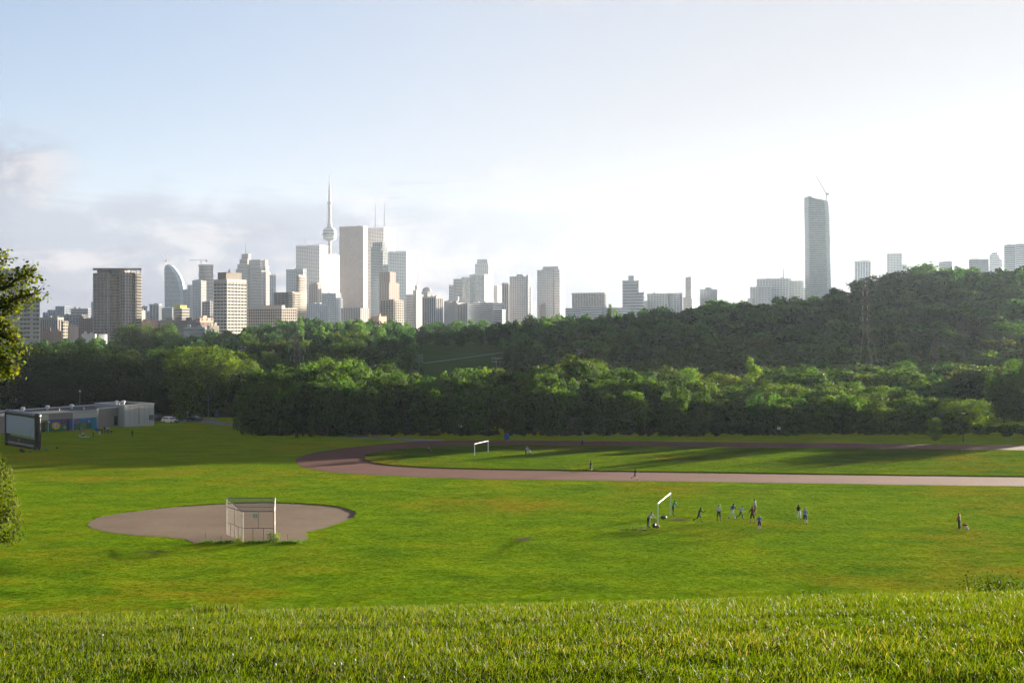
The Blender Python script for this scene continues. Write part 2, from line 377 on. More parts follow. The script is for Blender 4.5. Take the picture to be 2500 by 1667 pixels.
inner = [(886, 1118), (899, 1109), (930, 1102), (987, 1096), (1044, 1092), (1159, 1087.5), (1274, 1086.5), (1600, 1090), (2050, 1095), (2500, 1100.5), (2900, 1106), (3150, 1113), (3300, 1124), (3330, 1136), (3280, 1150), (3150, 1162), (2900, 1167), (2500, 1164), (2050, 1158.5), (1600, 1152), (1389, 1149), (1197, 1146), (1083, 1143), (987, 1139), (930, 1133), (899, 1127)]
track, _ = sheet('running_track', [GP(*p) for p in outer], 0.02, M_TRACK, rag=.14); tag(track, kind='structure')
turf, innerP = slab('track_infield', [GP(*p) for p in inner], -0.1, 0.16, M_GRASS); tag(turf, kind='structure')
dia = [(213, 1279), (220, 1271), (240, 1263), (284, 1254), (400, 1240), (526, 1231), (600, 1228), (683, 1227), (778, 1231), (841, 1239), (872, 1252), (862, 1264), (809, 1284), (768, 1294), (742, 1300), (757, 1313), (744, 1322), (683, 1322), (600, 1322), (526, 1322), (516, 1327), (476, 1327), (462, 1318), (425, 1311), (321, 1306), (243, 1295), (220, 1287)]
diamond, diaP = sheet('ball_diamond', [GP(*p) for p in dia], 0.02, M_DIRT, rag=.13); tag(diamond, kind='structure')
# low turf lip on the far side of the diamond and outside of the track
def lip(name, P, w, h, mat, closed=True, side=1, sel=None):
    mb = MB(); n = len(P)
    for i in range(n if closed else n-1):
        a, b = P[i], P[(i+1) % n]
        if sel and not sel(a): continue
        d = (b-a)
        if d.length < 1e-4: continue
        nrm = Vector((d.y, -d.x, 0)).normalized()*side
        q = []
        for p in (a, b):
            for off, z in ((0, -0.02), (0.02, h*random.uniform(0.7, 1.2)), (w*0.5, h*0.8), (w, 0.0)):
                r = p+nrm*off; q.append((r.x, r.y, float(T(r.x, r.y))+z))
        mb.add(q, [(0, 1, 5, 4), (1, 2, 6, 5), (2, 3, 7, 6)])
    return mb.build(name, mat)
o = lip('turf_edge', diaP, 0.5, 0.12, M_GRASS, side=-1, sel=lambda a: a.y > 130); tag(o, kind='structure')
path = [(470, 1020), (500, 1022), (560, 1033), (640, 1044), (740, 1055), (840, 1062), (940, 1067), (1040, 1072.5), (1100, 1075), (1040, 1077), (940, 1072), (840, 1067), (740, 1060.5), (640, 1050), (560, 1040), (500, 1030), (440, 1029), (370, 1030), (370, 1022), (430, 1019)]
o, _ = sheet('path', [GP(*p) for p in path], 0.03, M_ASPH, 1); tag(o, kind='structure')
t = NT('worn_turf'); wv = t.noise(0.9, 5, 0.7, t.pos()); M_WORN = t.done(t.n('ShaderNodeBsdfDiffuse', {'Color': t.ramp(wv, [(0.35, (0.055, 0.085, 0.010)), (0.5, (0.115, 0.095, 0.035)), (0.7, (0.190, 0.140, 0.085))])}).outputs[0])
for pts in ([(1632, 1268), (1650, 1264), (1672, 1266), (1690, 1269), (1660, 1272), (1640, 1271)], [(1184, 1108), (1210, 1106.5), (1232, 1108), (1210, 1110)], [(1250, 1316), (1275, 1312), (1305, 1311), (1290, 1319), (1262, 1322)], [(300, 1347), (380, 1343), (430, 1345), (380, 1349)]):
    o, _ = sheet('worn_patch', [GP(*p) for p in pts], 0.012, M_WORN, 2, rag=.12); tag(o, kind='structure')
rib = [(995, 893), (1040, 886), (1090, 880), (1140, 873), (1190, 866), (1240, 859)]; mbp = MB(); prev = None
for px_, py_ in rib:
    ds = np.linspace(440, 790, 700); xs_ = (px_-1250)/F*ds; yy_ = HOR+F*(ZC-T(xs_, ds))/ds; D_ = ds[np.argmin(np.abs(yy_-py_))]; X_ = (px_-1250)/F*D_
    cur = [(X_, D_-2.2, float(T(X_, D_-2.2))+.12), (X_, D_+2.2, float(T(X_, D_+2.2))+.12)]
    if prev: mbp.add(prev+cur, [(0, 2, 3, 1)])
    prev = cur
tag(mbp.build('slope_path', M_ASPH), kind='structure')
o, _ = sheet('paved_apron', [GP(*p) for p in [(232, 1046), (300, 1040), (372, 1034), (372, 1029), (300, 1034), (232, 1041)]], 0.05, M_ASPH, 0); tag(o, kind='structure')
o, _ = sheet('park_lane', [GP(*p) for p in [(-120, 984), (0, 984), (22, 990), (30, 997), (60, 1004), (110, 1010), (150, 1012), (150, 1008), (100, 1003), (50, 994), (36, 986), (20, 980), (-120, 979)]], 0.04, M_ASPH, 1); tag(o, kind='structure')

# ------------------------------------------------------------------ trees
def leaf_mat(name, dark, light, trans):
    t = NT(name); at = t.n('ShaderNodeAttribute', attribute_name='tone').outputs['Fac']
    oi = t.n('ShaderNodeObjectInfo'); c = t.ramp(at, [(0.0, dark), (1.0, light)])
    c = t.mix(1.0, c, oi.outputs['Color'], 'MULTIPLY')
    d = t.n('ShaderNodeBsdfPrincipled', {'Base Color': c, 'Roughness': 0.75, 'Specular IOR Level': 0.12})
    tr = t.n('ShaderNodeBsdfTranslucent', {'Color': t.mix(1.0, c, trans, 'MULTIPLY')})
    return t.done(t.n('ShaderNodeMixShader', {0: 0.38, 1: d.outputs[0], 2: tr.outputs[0]}).outputs[0])
M_LEAF = leaf_mat('leaves', (0.012, 0.044, 0.005), (0.078, 0.150, 0.010), (1.7, 1.5, 0.6))
M_BARK = paint('bark', (0.085, 0.068, 0.052), 0.9, 0.4, 2.0)
M_BARKP = paint('pale_bark', (0.26, 0.23, 0.20), 0.9, 0.3, 2.0)

def leaf_quads(C, N, size, tone, rng, flat=0.8):
    """one bent card (4 verts) per leaf clump: C centres, N normals"""
    n = len(C); N = N+rng.normal(0, flat, (n, 3)); N /= np.linalg.norm(N, axis=1)[:, None]+1e-9
    r = rng.normal(0, 1, (n, 3)); U = np.cross(N, r); U /= np.linalg.norm(U, axis=1)[:, None]+1e-9; V = np.cross(N, U)
    a = size*rng.uniform(0.6, 1.3, n); b = a*rng.uniform(0.55, 0.95, n); k = (a*rng.uniform(-.35, .35, n))[:, None]
    a, b = a[:, None], b[:, None]
    P = np.stack([C-U*a, C-V*b+N*k, C+U*a, C+V*b+N*k], 1).reshape(-1, 3)
    return P, np.arange(4*n).reshape(n, 4), tone
def crown_arrays(seed, kind='round', leaves=5200, size=0.026, lobes=20):
    rng = np.random.default_rng(seed); Cs, Rs = [], []
    for i in range(lobes):
        if kind == 'round':
            z = rng.uniform(0.16, 0.86); prof = math.sqrt(max(0.05, 1-((z-0.5)/0.52)**2)); rmax = 0.36*prof; r = rng.uniform(0.12, 0.20)
        elif kind == 'wide':
            z = rng.uniform(0.12, 0.84); prof = math.sqrt(max(0.05, 1-((z-0.42)/0.58)**2)); rmax = 0.46*prof; r = rng.uniform(0.11, 0.19)
        elif kind == 'tall':
            z = rng.uniform(0.12, 0.92); prof = math.sqrt(max(0.05, 1-((z-0.45)/0.56)**2)); rmax = 0.24*prof; r = rng.uniform(0.09, 0.15)
        elif kind == 'poplar':
            z = 0.08+0.86*(i+0.5)/lobes; prof = math.sqrt(max(0.03, 1-((z-0.45)/0.56)**2)); rmax = 0.10*prof; r = rng.uniform(0.06, 0.10)
        elif kind == 'cone':
            z = 0.08+0.88*(i+0.5)/lobes; rmax = 0.22*(1.02-z); r = 0.05+0.10*(1-z)
        elif kind == 'hedge':
            z = rng.uniform(0.2, 0.75); rmax = 0.62; r = rng.uniform(0.16, 0.26)
        a = rng.uniform(0, 2*math.pi); q = rmax*(rng.uniform(0, 1)**0.5 if i % 3 else 1.0)
        Cs.append((q*math.cos(a), q*math.sin(a), z)); Rs.append(r)
    Cs, Rs = np.array(Cs), np.array(Rs)
    Rs = np.minimum(Rs, np.minimum(1.0-Cs[:, 2]+0.02, Cs[:, 2]+0.02))
    w = Rs**2/np.sum(Rs**2); L = rng.choice(lobes, int(leaves*1.7), p=w)
    d = rng.normal(0, 1, (len(L), 3)); d /= np.linalg.norm(d, axis=1)[:, None]
    # ragged lobes: radius modulated
    ph = rng.uniform(0, 6.28, (lobes, 3)); mod = 1+0.22*np.sin(5*d[:, 0]+ph[L, 0])*np.sin(5*d[:, 1]+ph[L, 1])+0.12*np.sin(9*d[:, 2]+ph[L, 2])
    rad = rng.uniform(0.55, 1.06, len(L))**0.6*mod*np.where(rng.uniform(0, 1, len(L)) < .14, rng.uniform(1.0, 1.35, len(L)), 1.0)
    P = Cs[L]+d*(Rs[L]*rad)[:, None]*np.array([1, 1, 0.85])
    # drop leaves buried deep in other lobes
    dist = np.min(np.linalg.norm(P[:, None, :]-Cs[None], axis=2)/Rs[None], axis=1)
    keep = (dist > 0.62) & (P[:, 2] > 0.02); P, d, L = P[keep][:leaves], d[keep][:leaves], L[keep][:leaves]
    lt = rng.uniform(0, 1, lobes); tone = np.clip(0.2+0.45*lt[L]+rng.normal(0, 0.16, len(L)), 0, 1)
    return leaf_quads(P, d, size, tone, rng)
def crown_mesh(name, seed, kind, leaves, size, lobes):
    P, Fq, tone = crown_arrays(seed, kind, leaves, size, lobes)
    return npmesh(name, P, Fq, [M_LEAF], {'tone': tone})
def trunk_mesh(seed, kind):
    r = random.Random(seed); mb = MB(); lean = (r.uniform(-.03, .03), r.uniform(-.03, .03))
    pts = [Vector((lean[0]*k/4, lean[1]*k/4, -0.03+k*0.16)) for k in range(5)]; mb.path(pts, [0.030, 0.023, 0.019, 0.014, 0.007], 7)
    for k in range(7):
        a = r.uniform(0, 6.28); z = r.uniform(0.2, 0.55); L = r.uniform(0.14, 0.30); b = Vector((0, 0, z)); m = b+Vector((math.cos(a)*L*.5, math.sin(a)*L*.5, L*.55))
        mb.path([b, m, m+Vector((math.cos(a)*L*.4, math.sin(a)*L*.4, L*.5))], [0.011, 0.007, 0.003], 5)
    me = bpy.data.meshes.new('trunk'); me.from_pydata(mb.v, [], mb.f); me.materials.append(M_BARK); return me
CROWN = {}
for kind, cnt, lv, sz, lb in (('round', 5, 5200, 0.0235, 26), ('wide', 4, 5600, 0.0225, 30), ('tall', 4, 4600, 0.021, 26), ('poplar', 1, 2600, 0.016, 16), ('cone', 1, 2200, 0.02, 14), ('hedge', 2, 3000, 0.045, 16)):
    CROWN[kind] = [crown_mesh('crown_'+kind, 100+17*i+len(kind)*7, kind, lv, sz, lb) for i in range(cnt)]
    if kind in ('round', 'wide'): CROWN[kind+'_big'] = [crown_mesh('crown_'+kind+'_big', 300+13*i, kind, 15000, 0.0135, 46) for i in range(3)]
    if kind in ('round',): CROWN['small'] = [crown_mesh('crown_small', 500+i, kind, 1500, 0.05, 12) for i in range(2)]
TRUNK = [trunk_mesh(i, 0) for i in range(4)]
HALFW = {'round': 0.44, 'wide': 0.54, 'tall': 0.31, 'poplar': 0.15, 'cone': 0.22, 'hedge': 0.72, 'small': 0.44, 'round_big': 0.44, 'wide_big': 0.54}
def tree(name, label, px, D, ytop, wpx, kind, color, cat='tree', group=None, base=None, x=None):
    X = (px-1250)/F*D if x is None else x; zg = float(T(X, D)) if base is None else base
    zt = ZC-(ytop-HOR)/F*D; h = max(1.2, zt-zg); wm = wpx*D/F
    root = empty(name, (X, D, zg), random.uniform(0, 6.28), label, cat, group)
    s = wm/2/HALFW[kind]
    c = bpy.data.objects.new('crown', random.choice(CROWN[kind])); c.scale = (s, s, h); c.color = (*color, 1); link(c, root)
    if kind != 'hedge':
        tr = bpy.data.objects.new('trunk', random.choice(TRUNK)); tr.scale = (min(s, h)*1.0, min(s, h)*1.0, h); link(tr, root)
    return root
def jit(c, v=0.18):
    k = random.uniform(1-v, 1+v); return tuple(max(0.2, a*k*random.uniform(1-v*.4, 1+v*.4)) for a in c)
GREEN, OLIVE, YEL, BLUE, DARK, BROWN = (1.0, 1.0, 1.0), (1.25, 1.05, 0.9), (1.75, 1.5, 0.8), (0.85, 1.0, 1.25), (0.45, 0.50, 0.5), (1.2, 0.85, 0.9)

# belt of trees right behind the running track
BX = [560, 600, 640, 700, 740, 790, 830, 870, 920, 960, 1000, 1060, 1100, 1150, 1200, 1260, 1320, 1380, 1420, 1470, 1520, 1600, 1700, 1800, 1900, 2000, 2100, 2200, 2300, 2370, 2410]
BY = [900, 890, 902, 895, 885, 878, 872, 884, 892, 893, 902, 915, 912, 905, 898, 915, 905, 880, 874, 888, 902, 912, 922, 930, 932, 936, 942, 952, 966, 985, 1010]
nb = 0
def where(px):
    for lim, txt in ((700, 'at its left end by the path'), (790, 'below the left pylon'), (880, 'below the yellow-green sunlit tree'), (980, 'below the left floodlights'), (1100, 'below the lawn slope'), (1180, 'behind the infield goal'), (1290, 'behind the far blue bin'), (1390, 'left of the golden-topped tree'), (1480, 'around the golden-topped tree'), (1620, 'right of the golden-topped tree'), (1760, 'left of the pale poplar'), (1870, 'around the pale poplar'), (1980, 'near the right white board'), (2090, 'below the wide hospital complex'), (2220, 'below the tall right pylon')):
        if px < lim: return txt
    return 'at its right end'
for row, (D0, off, step) in enumerate(((266, 62, 46), (276, 38, 44), (288, 16, 46), (302, 2, 50), (318, -3, 56))):
    px = 615+random.uniform(0, 25)
    while px < 2385:
        D = D0+random.uniform(-4, 4)+(6 if px > 2000 else 0); yt = np.interp(px, BX, BY)+off*random.uniform(0.5, 1.25)+random.uniform(-12, 14)
        kind = random.choice(['round', 'round', 'wide', 'wide', 'tall'])
        col = jit(random.choice([GREEN, GREEN, OLIVE, BLUE, YEL] if px > 1900 else [GREEN, GREEN, GREEN, OLIVE, BLUE, DARK]))
        lab = {0: 'front tree of the belt behind the track, ', 1: 'second-rank tree of the belt behind the track, '}.get(row, 'tree crown topping the belt behind the track, ')+where(px)
        tree('broadleaf_tree', lab, px, D, yt, random.uniform(70, 115)*(1.1 if kind == 'wide' else 0.8 if kind == 'tall' else 1), kind, col, group='belt row %d %s' % (min(row, 2), where(px))); nb += 1
        px += step*random.uniform(0.75, 1.3)
# low growth along the foot of the belt
for i in range(46):
    px = 640+i*38+random.uniform(-16, 16); 
    if px > 2380: break
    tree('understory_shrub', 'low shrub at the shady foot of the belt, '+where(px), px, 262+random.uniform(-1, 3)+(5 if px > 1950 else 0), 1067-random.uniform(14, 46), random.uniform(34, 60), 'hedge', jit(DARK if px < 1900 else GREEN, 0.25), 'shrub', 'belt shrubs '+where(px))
# named trees of the belt
tree('poplar_tree', 'slim pale poplar rising out of the tree belt', 1838, 330, 868, 40, 'poplar', (2.1, 1.75, 1.5))
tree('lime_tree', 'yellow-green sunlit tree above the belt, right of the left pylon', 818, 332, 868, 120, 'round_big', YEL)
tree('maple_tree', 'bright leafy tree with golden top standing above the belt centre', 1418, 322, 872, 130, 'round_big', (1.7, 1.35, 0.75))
tree('round_tree', 'bushy olive tree above the belt beside the ball field lamps', 1196, 334, 890, 90, 'round', (1.45, 1.25, 0.8))
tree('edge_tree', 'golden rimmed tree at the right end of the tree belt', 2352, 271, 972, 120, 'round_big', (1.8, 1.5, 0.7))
tree('young_tree', 'small upright young tree on lawn beside the park lamp post', 2281, 249, 1019, 40, 'tall', (2.4, 2.1, 0.9))
for px, w in ((2425, 90), (2480, 80), (2545, 90)):
    tree('hedge', 'low clipped-looking hedge at the right edge behind the far track', px, 262, 1030, w, 'hedge', jit(GREEN, .1), 'hedge', 'right edge hedge')
for px, D, yt, w in ((2452, 318, 900, 95), (2500, 322, 866, 100), (2528, 316, 852, 80), (2745, 325, 856, 100), (2800, 320, 850, 90), (2850, 322, 856, 100), (3160, 322, 880, 90), (3210, 318, 880, 90)):
    tree('broadleaf_tree', 'dark tree of the grove behind the right edge hedge', px, D, yt, w, 'wide_big', jit((.85, .9, .8), .2), group='grove at the right edge')
# big trees at the left around the park building
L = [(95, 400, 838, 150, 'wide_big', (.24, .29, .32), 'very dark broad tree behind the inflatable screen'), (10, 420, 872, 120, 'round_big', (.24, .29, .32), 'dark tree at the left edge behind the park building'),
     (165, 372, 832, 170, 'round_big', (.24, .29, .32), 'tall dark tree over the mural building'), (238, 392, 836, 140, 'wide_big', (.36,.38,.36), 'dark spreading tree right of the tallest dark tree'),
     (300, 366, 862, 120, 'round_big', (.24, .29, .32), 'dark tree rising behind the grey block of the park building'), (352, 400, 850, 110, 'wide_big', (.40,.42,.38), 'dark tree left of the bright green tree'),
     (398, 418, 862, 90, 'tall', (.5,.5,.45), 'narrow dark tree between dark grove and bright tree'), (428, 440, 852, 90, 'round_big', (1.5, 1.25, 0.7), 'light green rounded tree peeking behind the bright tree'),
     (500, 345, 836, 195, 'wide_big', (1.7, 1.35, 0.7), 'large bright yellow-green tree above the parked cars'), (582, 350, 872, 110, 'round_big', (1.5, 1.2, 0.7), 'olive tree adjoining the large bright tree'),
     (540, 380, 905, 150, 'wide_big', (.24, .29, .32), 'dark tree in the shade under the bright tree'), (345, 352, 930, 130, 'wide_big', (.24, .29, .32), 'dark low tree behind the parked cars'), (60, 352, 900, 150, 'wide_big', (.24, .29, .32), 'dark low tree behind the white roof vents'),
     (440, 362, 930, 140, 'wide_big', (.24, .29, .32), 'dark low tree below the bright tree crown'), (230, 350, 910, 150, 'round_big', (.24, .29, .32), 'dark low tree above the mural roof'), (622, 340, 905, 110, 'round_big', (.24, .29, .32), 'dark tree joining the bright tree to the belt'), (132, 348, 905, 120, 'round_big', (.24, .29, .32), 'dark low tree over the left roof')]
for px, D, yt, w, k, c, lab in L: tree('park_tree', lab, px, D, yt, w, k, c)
for px, D, yt, w in ((655, 262, 1030, 30), (690, 262, 1024, 34), (705, 264, 1016, 40)):
    tree('shrub', 'young pale shrub by the path at the belt corner', px, D, yt, w, 'small', (1.2, 1.25, 1.0), 'shrub', 'pale shrubs by the path')
tree('shrub', 'small green shrub between the parked vehicles', 444, 318, 1003, 26, 'small', (1.0, 1.1, 0.8), 'shrub')
tree('shrub', 'small yellowing shrub behind the inflatable screen', 8, 340, 998, 26, 'small', (2.2, 1.5, 0.6), 'shrub')
tree('sapling', 'thin young sapling beside the path before the belt', 761, 258, 1000, 20, 'tall', (1.0, 1.0, 0.9))
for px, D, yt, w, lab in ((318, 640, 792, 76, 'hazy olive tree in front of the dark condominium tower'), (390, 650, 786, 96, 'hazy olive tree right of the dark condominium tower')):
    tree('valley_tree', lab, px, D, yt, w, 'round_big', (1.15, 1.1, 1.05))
tree('spruce_tree', 'small pointed spruce on the ridge before the wide grey block', 1488, 770, 740, 26, 'cone', (0.75, 0.8, 0.8))
# row of willows on the valley floor at the right
for px, yt, w in ((2105, 906, 110), (2160, 912, 100), (2215, 904, 120), (2270, 918, 110), (2320, 930, 100), (2060, 922, 90), (2420, 925, 110), (2480, 905, 120)):
    tree('willow_tree', 'soft grey-green willow below the big pylon', px, 385+random.uniform(-8, 8), yt, w, 'wide', jit((1.25, 1.3, 1.15), .1), group='willows below the big pylon')

# wooded valley sides: nearest as trees of their own, the rest as one far wood
def clearing(px, D, yt): return 1005 < px < 1240 and D > 430 and yt > 846
spots = []
for D in list(range(352, 470, 20))+list(range(478, 700, 17))+list(range(700, 960, 21)):
    Dm = D
    px = -60+random.uniform(0, 40)
    while px < 2620:
        Dr = np.interp(px, DX, DY)
        step = (10.5 if px < 1600 else 17)*F/Dm*random.uniform(0.75, 1.3)
        if Dm < Dr+25 and not (Dm < 430 and px < 700):
            h = random.uniform(10, 17.5)*(0.85 if Dm < 470 else 1); X = (px-1250)/F*Dm; zg = float(T(X, Dm)); yt = HOR+F*(ZC-zg-h)/Dm; yb = HOR+F*(ZC-zg)/Dm
            lo = np.interp(px, BX, BY) if 600 < px < 2400 else 870 if px < 600 else 1000
            if 1000 < px < 1245 and Dm < 480: h *= 0.62; yt = HOR+F*(ZC-zg-h)/Dm
            if not clearing(px, Dm, yb) and yt < lo+14:
                spots.append((px, Dm+random.uniform(-7, 7), h, random.uniform(8.5, 13.5)*(1.1 if px < 1600 else random.uniform(1.3, 2.6))))
        px += step
for px in range(2640, 3900, 24):      # the wooded ridge goes on to the right of the view
    D = float(np.interp(px, DX, DY)); spots.append((px+random.uniform(-8, 8), D+random.uniform(-12, 4), random.uniform(14, 16), random.uniform(9, 12)))
print('WOOD', len(spots), 'belt', nb)
WKIND = [GREEN, GREEN, (0.75, 0.9, 0.75), OLIVE, BLUE, BROWN, (1.1, .8, .95), DARK, DARK, (1.4, 1.35, 0.95)]
spots.sort(key=lambda s: s[1]/s[2]+(1000 if s[0] > 2560 else 0)); near, rest = spots[:150], spots[150:]
def sky_mark(px):
    for lim, txt in ((250, ' under the left apartment slab'), (420, ' under the dark condominium'), (560, ' under the white banded apartment tower'), (700, ' under the stepped tower'), (820, ' under the broad grey tower'), (985, ' under the tallest cluster'), (1300, ''), (1400, ' under the large banded tower'), (1500, ' under the wide brown block'), (1600, ' under the white banded tower'), (1720, ' under the slim tower'), (1840, ' before the low rooftops'), (1940, ' under the hospital'), (2080, ' under the tallest glass tower'), (2180, ' just past it'), (2280, ' below the stepped block'), (2390, ' below the wide hazy block')):
        if px < lim: return txt
    return ' near the edge'
for px, D, h, w in near:
    X = (px-1250)/F*D; zg = float(T(X, D)); side = 'left valley slope' if px < 560 else 'slope behind the left pylon' if px < 985 else 'valley right of the lawn slope' if px < 1650 else 'right hillside left of the tall pylon' if px < 2080 else 'right hillside right of the tall pylon'
    tree('woodland_tree', 'hazy wood tree, '+side+sky_mark(px), px, D, HOR+F*(ZC-zg-h)/D, w*F/D, random.choice(['round', 'wide', 'round']), jit(random.choice(WKIND)), group='wood on the '+side+sky_mark(px))
Vs, Fs, Ts, n0 = [], [], [], 0
lo = [crown_arrays(900+i, ('round', 'wide', 'round', 'tall')[i % 4], 1150, 0.042, 15) for i in range(8)]
M_WOOD = leaf_mat('far_leaves', (0.008, 0.032, 0.008), (0.070, 0.150, 0.026), (1.7, 1.6, 0.8))
rp_ = [n for n in M_WOOD.node_tree.nodes if n.type == 'VALTORGB'][0].color_ramp
for p_, c_ in ((.25, (.014, .056, .012, 1)), (.45, (.026, .080, .018, 1)), (.6, (.036, .116, .016, 1)), (.8, (.070, .150, .024, 1))): rp_.elements.new(p_).color = c_
for px, D, h, w in rest:
    P, Fq, tone = random.choice(lo); X = (px-1250)/F*D; zg = float(T(X, D)); a = random.uniform(0, 6.28); ca, sa = math.cos(a), math.sin(a); s = w/0.88
    Vs.append(np.stack([X+(P[:, 0]*ca-P[:, 1]*sa)*s, D+(P[:, 0]*sa+P[:, 1]*ca)*s, zg+P[:, 2]*h], 1)); Fs.append(Fq+n0); n0 += len(P); Ts.append(np.clip(tone*0.16+random.uniform(-0.05, 0.86), 0, 1))
wood = link(bpy.data.objects.new('far_wood', npmesh('far_wood', np.concatenate(Vs), np.concatenate(Fs), [M_WOOD], {'tone': np.concatenate(Ts)})))
tag(wood, 'hazy wood covering the far valley side below the skyline', 'wood', kind='stuff')

# ------------------------------------------------------------------ city
M_METAL = paint('grey_metal', (0.30, 0.30, 0.30), 0.5, 0.2, 2.0, 0.4)
M_DKMETAL = paint('dark_metal', (0.07, 0.07, 0.075), 0.5, 0.2, 2.0, 0.2)
M_CRANE = paint('crane_steel', (0.36, 0.30, 0.28), 0.6, 0.2, 1.0)
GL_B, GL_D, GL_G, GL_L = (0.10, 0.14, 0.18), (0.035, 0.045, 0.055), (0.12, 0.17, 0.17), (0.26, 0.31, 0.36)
def footprint(D, xl, xc, xr, th=None, depth=None):
    tc_, tl, tr = (xc-1250)/F, (xl-1250)/F, (xr-1250)/F
    th = math.radians(33 if th is None else th)
    C = np.array([tc_*D, D]); e1 = np.array([-math.cos(th), math.sin(th)]); e2 = np.array([math.sin(th), math.cos(th)])
    w1 = (C[0]-tl*C[1])/(tl*e1[1]-e1[0]) if xl < xc-0.4 else 12.0
    w2 = (tr*C[1]-C[0])/(e2[0]-tr*e2[1]) if xr > xc+0.4 else 20.0
    if xr <= xc+0.4:                       # only the shaded front shows
        th = math.atan(tc_)-math.radians(1.0); e1 = np.array([-math.cos(th), math.sin(th)]); e2 = np.array([math.sin(th), math.cos(th)])
        w1 = (C[0]-tl*C[1])/(tl*e1[1]-e1[0])
    w2 = min(w2, 90.0) if depth is None else depth
    return C, e1, e2, abs(w1), abs(w2)
def fp(C, e1, e2, w1, w2, d=0.0):
    return [tuple(C-d*e1-d*e2), tuple(C+(w2+d)*e2-d*e1), tuple(C+(w1+d)*e1+(w2+d)*e2), tuple(C+(w1+d)*e1-d*e2)]
def block(root, D, xl, xc, xr, yt, style, wall, glass, fh=3.6, th=None, yb=None, band=0.45, sp=6.0, wm=0.9, proud=0.35, top=0, depth=None, side_wall=None, rail=None):
    C, e1, e2, w1, w2 = footprint(D, xl, xc, xr, th, depth)
    zt = ZC-(yt-HOR)/F*D; zb = float(T(C[0], D))-1.0 if yb is None else ZC-(yb-HOR)/F*D
    wm_, gm_ = wallmat(wall), glassmat(glass)
    b = MB(); b.prism(fp(C, e1, e2, w1, w2), zb, zt); b.build('wall' if style in 'pw' else 'glazing', wm_ if style in 'pw' else gm_, root)
    n = max(1, int(round((zt-zb)/fh))); fh = (zt-zb)/n
    if style in 'bgk':
        m = MB()
        for k in range(n+1):
            h = fh*band; z0 = zb+k*fh-h/2; z1 = min(z0+h, zt+0.4)
            if k == n: z0, z1 = zt-h*(0.7+top), zt+0.5
            m.prism(fp(C, e1, e2, w1, w2, proud), z0, z1)
        m.build('floor_bands', wm_, root)['kind'] = 'stuff'
    if style in 'gv':
        m = MB()
        for e, w, o, q in ((e1, w1, -e2, e2), (e2, w2, -e1, e1)):
            k = max(2, int(round(w/sp)))
            for i in range(k+1):
                p = C+e*(w*i/k)+o*(proud+0.12); a = p-e*wm/2; c = p+e*wm/2
                m.prism([tuple(a), tuple(c), tuple(c-o*0.6), tuple(a-o*0.6)], zb, zt+0.3+(0 if style == 'g' else 0.2))
        m.build('mullions', wm_, root)['kind'] = 'stuff'
    if style == 'v':
        m = MB(); m.prism(fp(C, e1, e2, w1, w2, proud+0.5), zt-fh*0.6*(1+top), zt+0.6); m.build('parapet', wm_, root)
    if style == 'w':                        # solid wall with punched windows
        m = MB(); fr = MB()
        for e, w, o in ((e1, w1, -e2), (e2, w2, -e1)):
            k = max(2, int(round(w/sp)))
            for f in range(n):
                z0, z1 = zb+fh*(f+0.3), zb+fh*(f+0.82)
                if ZC-(z1-ZC)*0 < 0: continue
                for i in range(k):
                    p = C+e*(w*(i+0.5)/k)+o*0.04; a = p-e*wm; c = p+e*wm
                    m.prism([tuple(a), tuple(c), tuple(c-o*0.3), tuple(a-o*0.3)], z0, z1)
                    a = a-e*0.12; c = c+e*0.12; fr.prism([tuple(a+o*0.1), tuple(c+o*0.1), tuple(c-o*0.3), tuple(a-o*0.3)], z0-0.25, z0-0.02)
        m.build('windows', gm_, root)['kind'] = 'stuff'; fr.build('window_sills', wm_, root)['kind'] = 'stuff'
    if style == 'k' or rail:                 # balconies on the sunny side
        m = MB()
        for k in range(1, n):
            z = zb+k*fh; 
            p = C-e1*0.3+e2*(w2*0.08); q = C-e1*0.3+e2*(w2*0.92)
            m.prism([tuple(p), tuple(q), tuple(q-e1*1.5), tuple(p-e1*1.5)], z-0.12, z+0.12)
            m.prism([tuple(p-e1*1.42), tuple(q-e1*1.42), tuple(q-e1*1.5), tuple(p-e1*1.5)], z+0.12, z+1.1)
        m.build('balconies', wm_, root)['kind'] = 'stuff'
    return C, e1, e2, w1, w2, zb, zt
def rooftop(root, info, seed, wall):
    C, e1, e2, w1, w2, zb, zt = info; r = random.Random(seed); m = MB()
    for i in range(3):
        u, v = r.uniform(.15, .8), r.uniform(.15, .8); p = C+e1*w1*u+e2*w2*v; s = r.uniform(.08, .2)
        m.prism(fp(p, e1, e2, w1*s, w2*s), zt, zt+r.uniform(1.2, 3.0))
    m.build('roof_plant', wallmat(wall), root)['kind'] = 'stuff'
def mast(root, px, y0, y1, D, r=0.6, name='mast', mat=None):
    a, b = W(px, y0, D), W(px, y1, D); return MB().tube(a, b, r, r*0.4, 6).build(name, mat or M_METAL, root)
NB = [0]
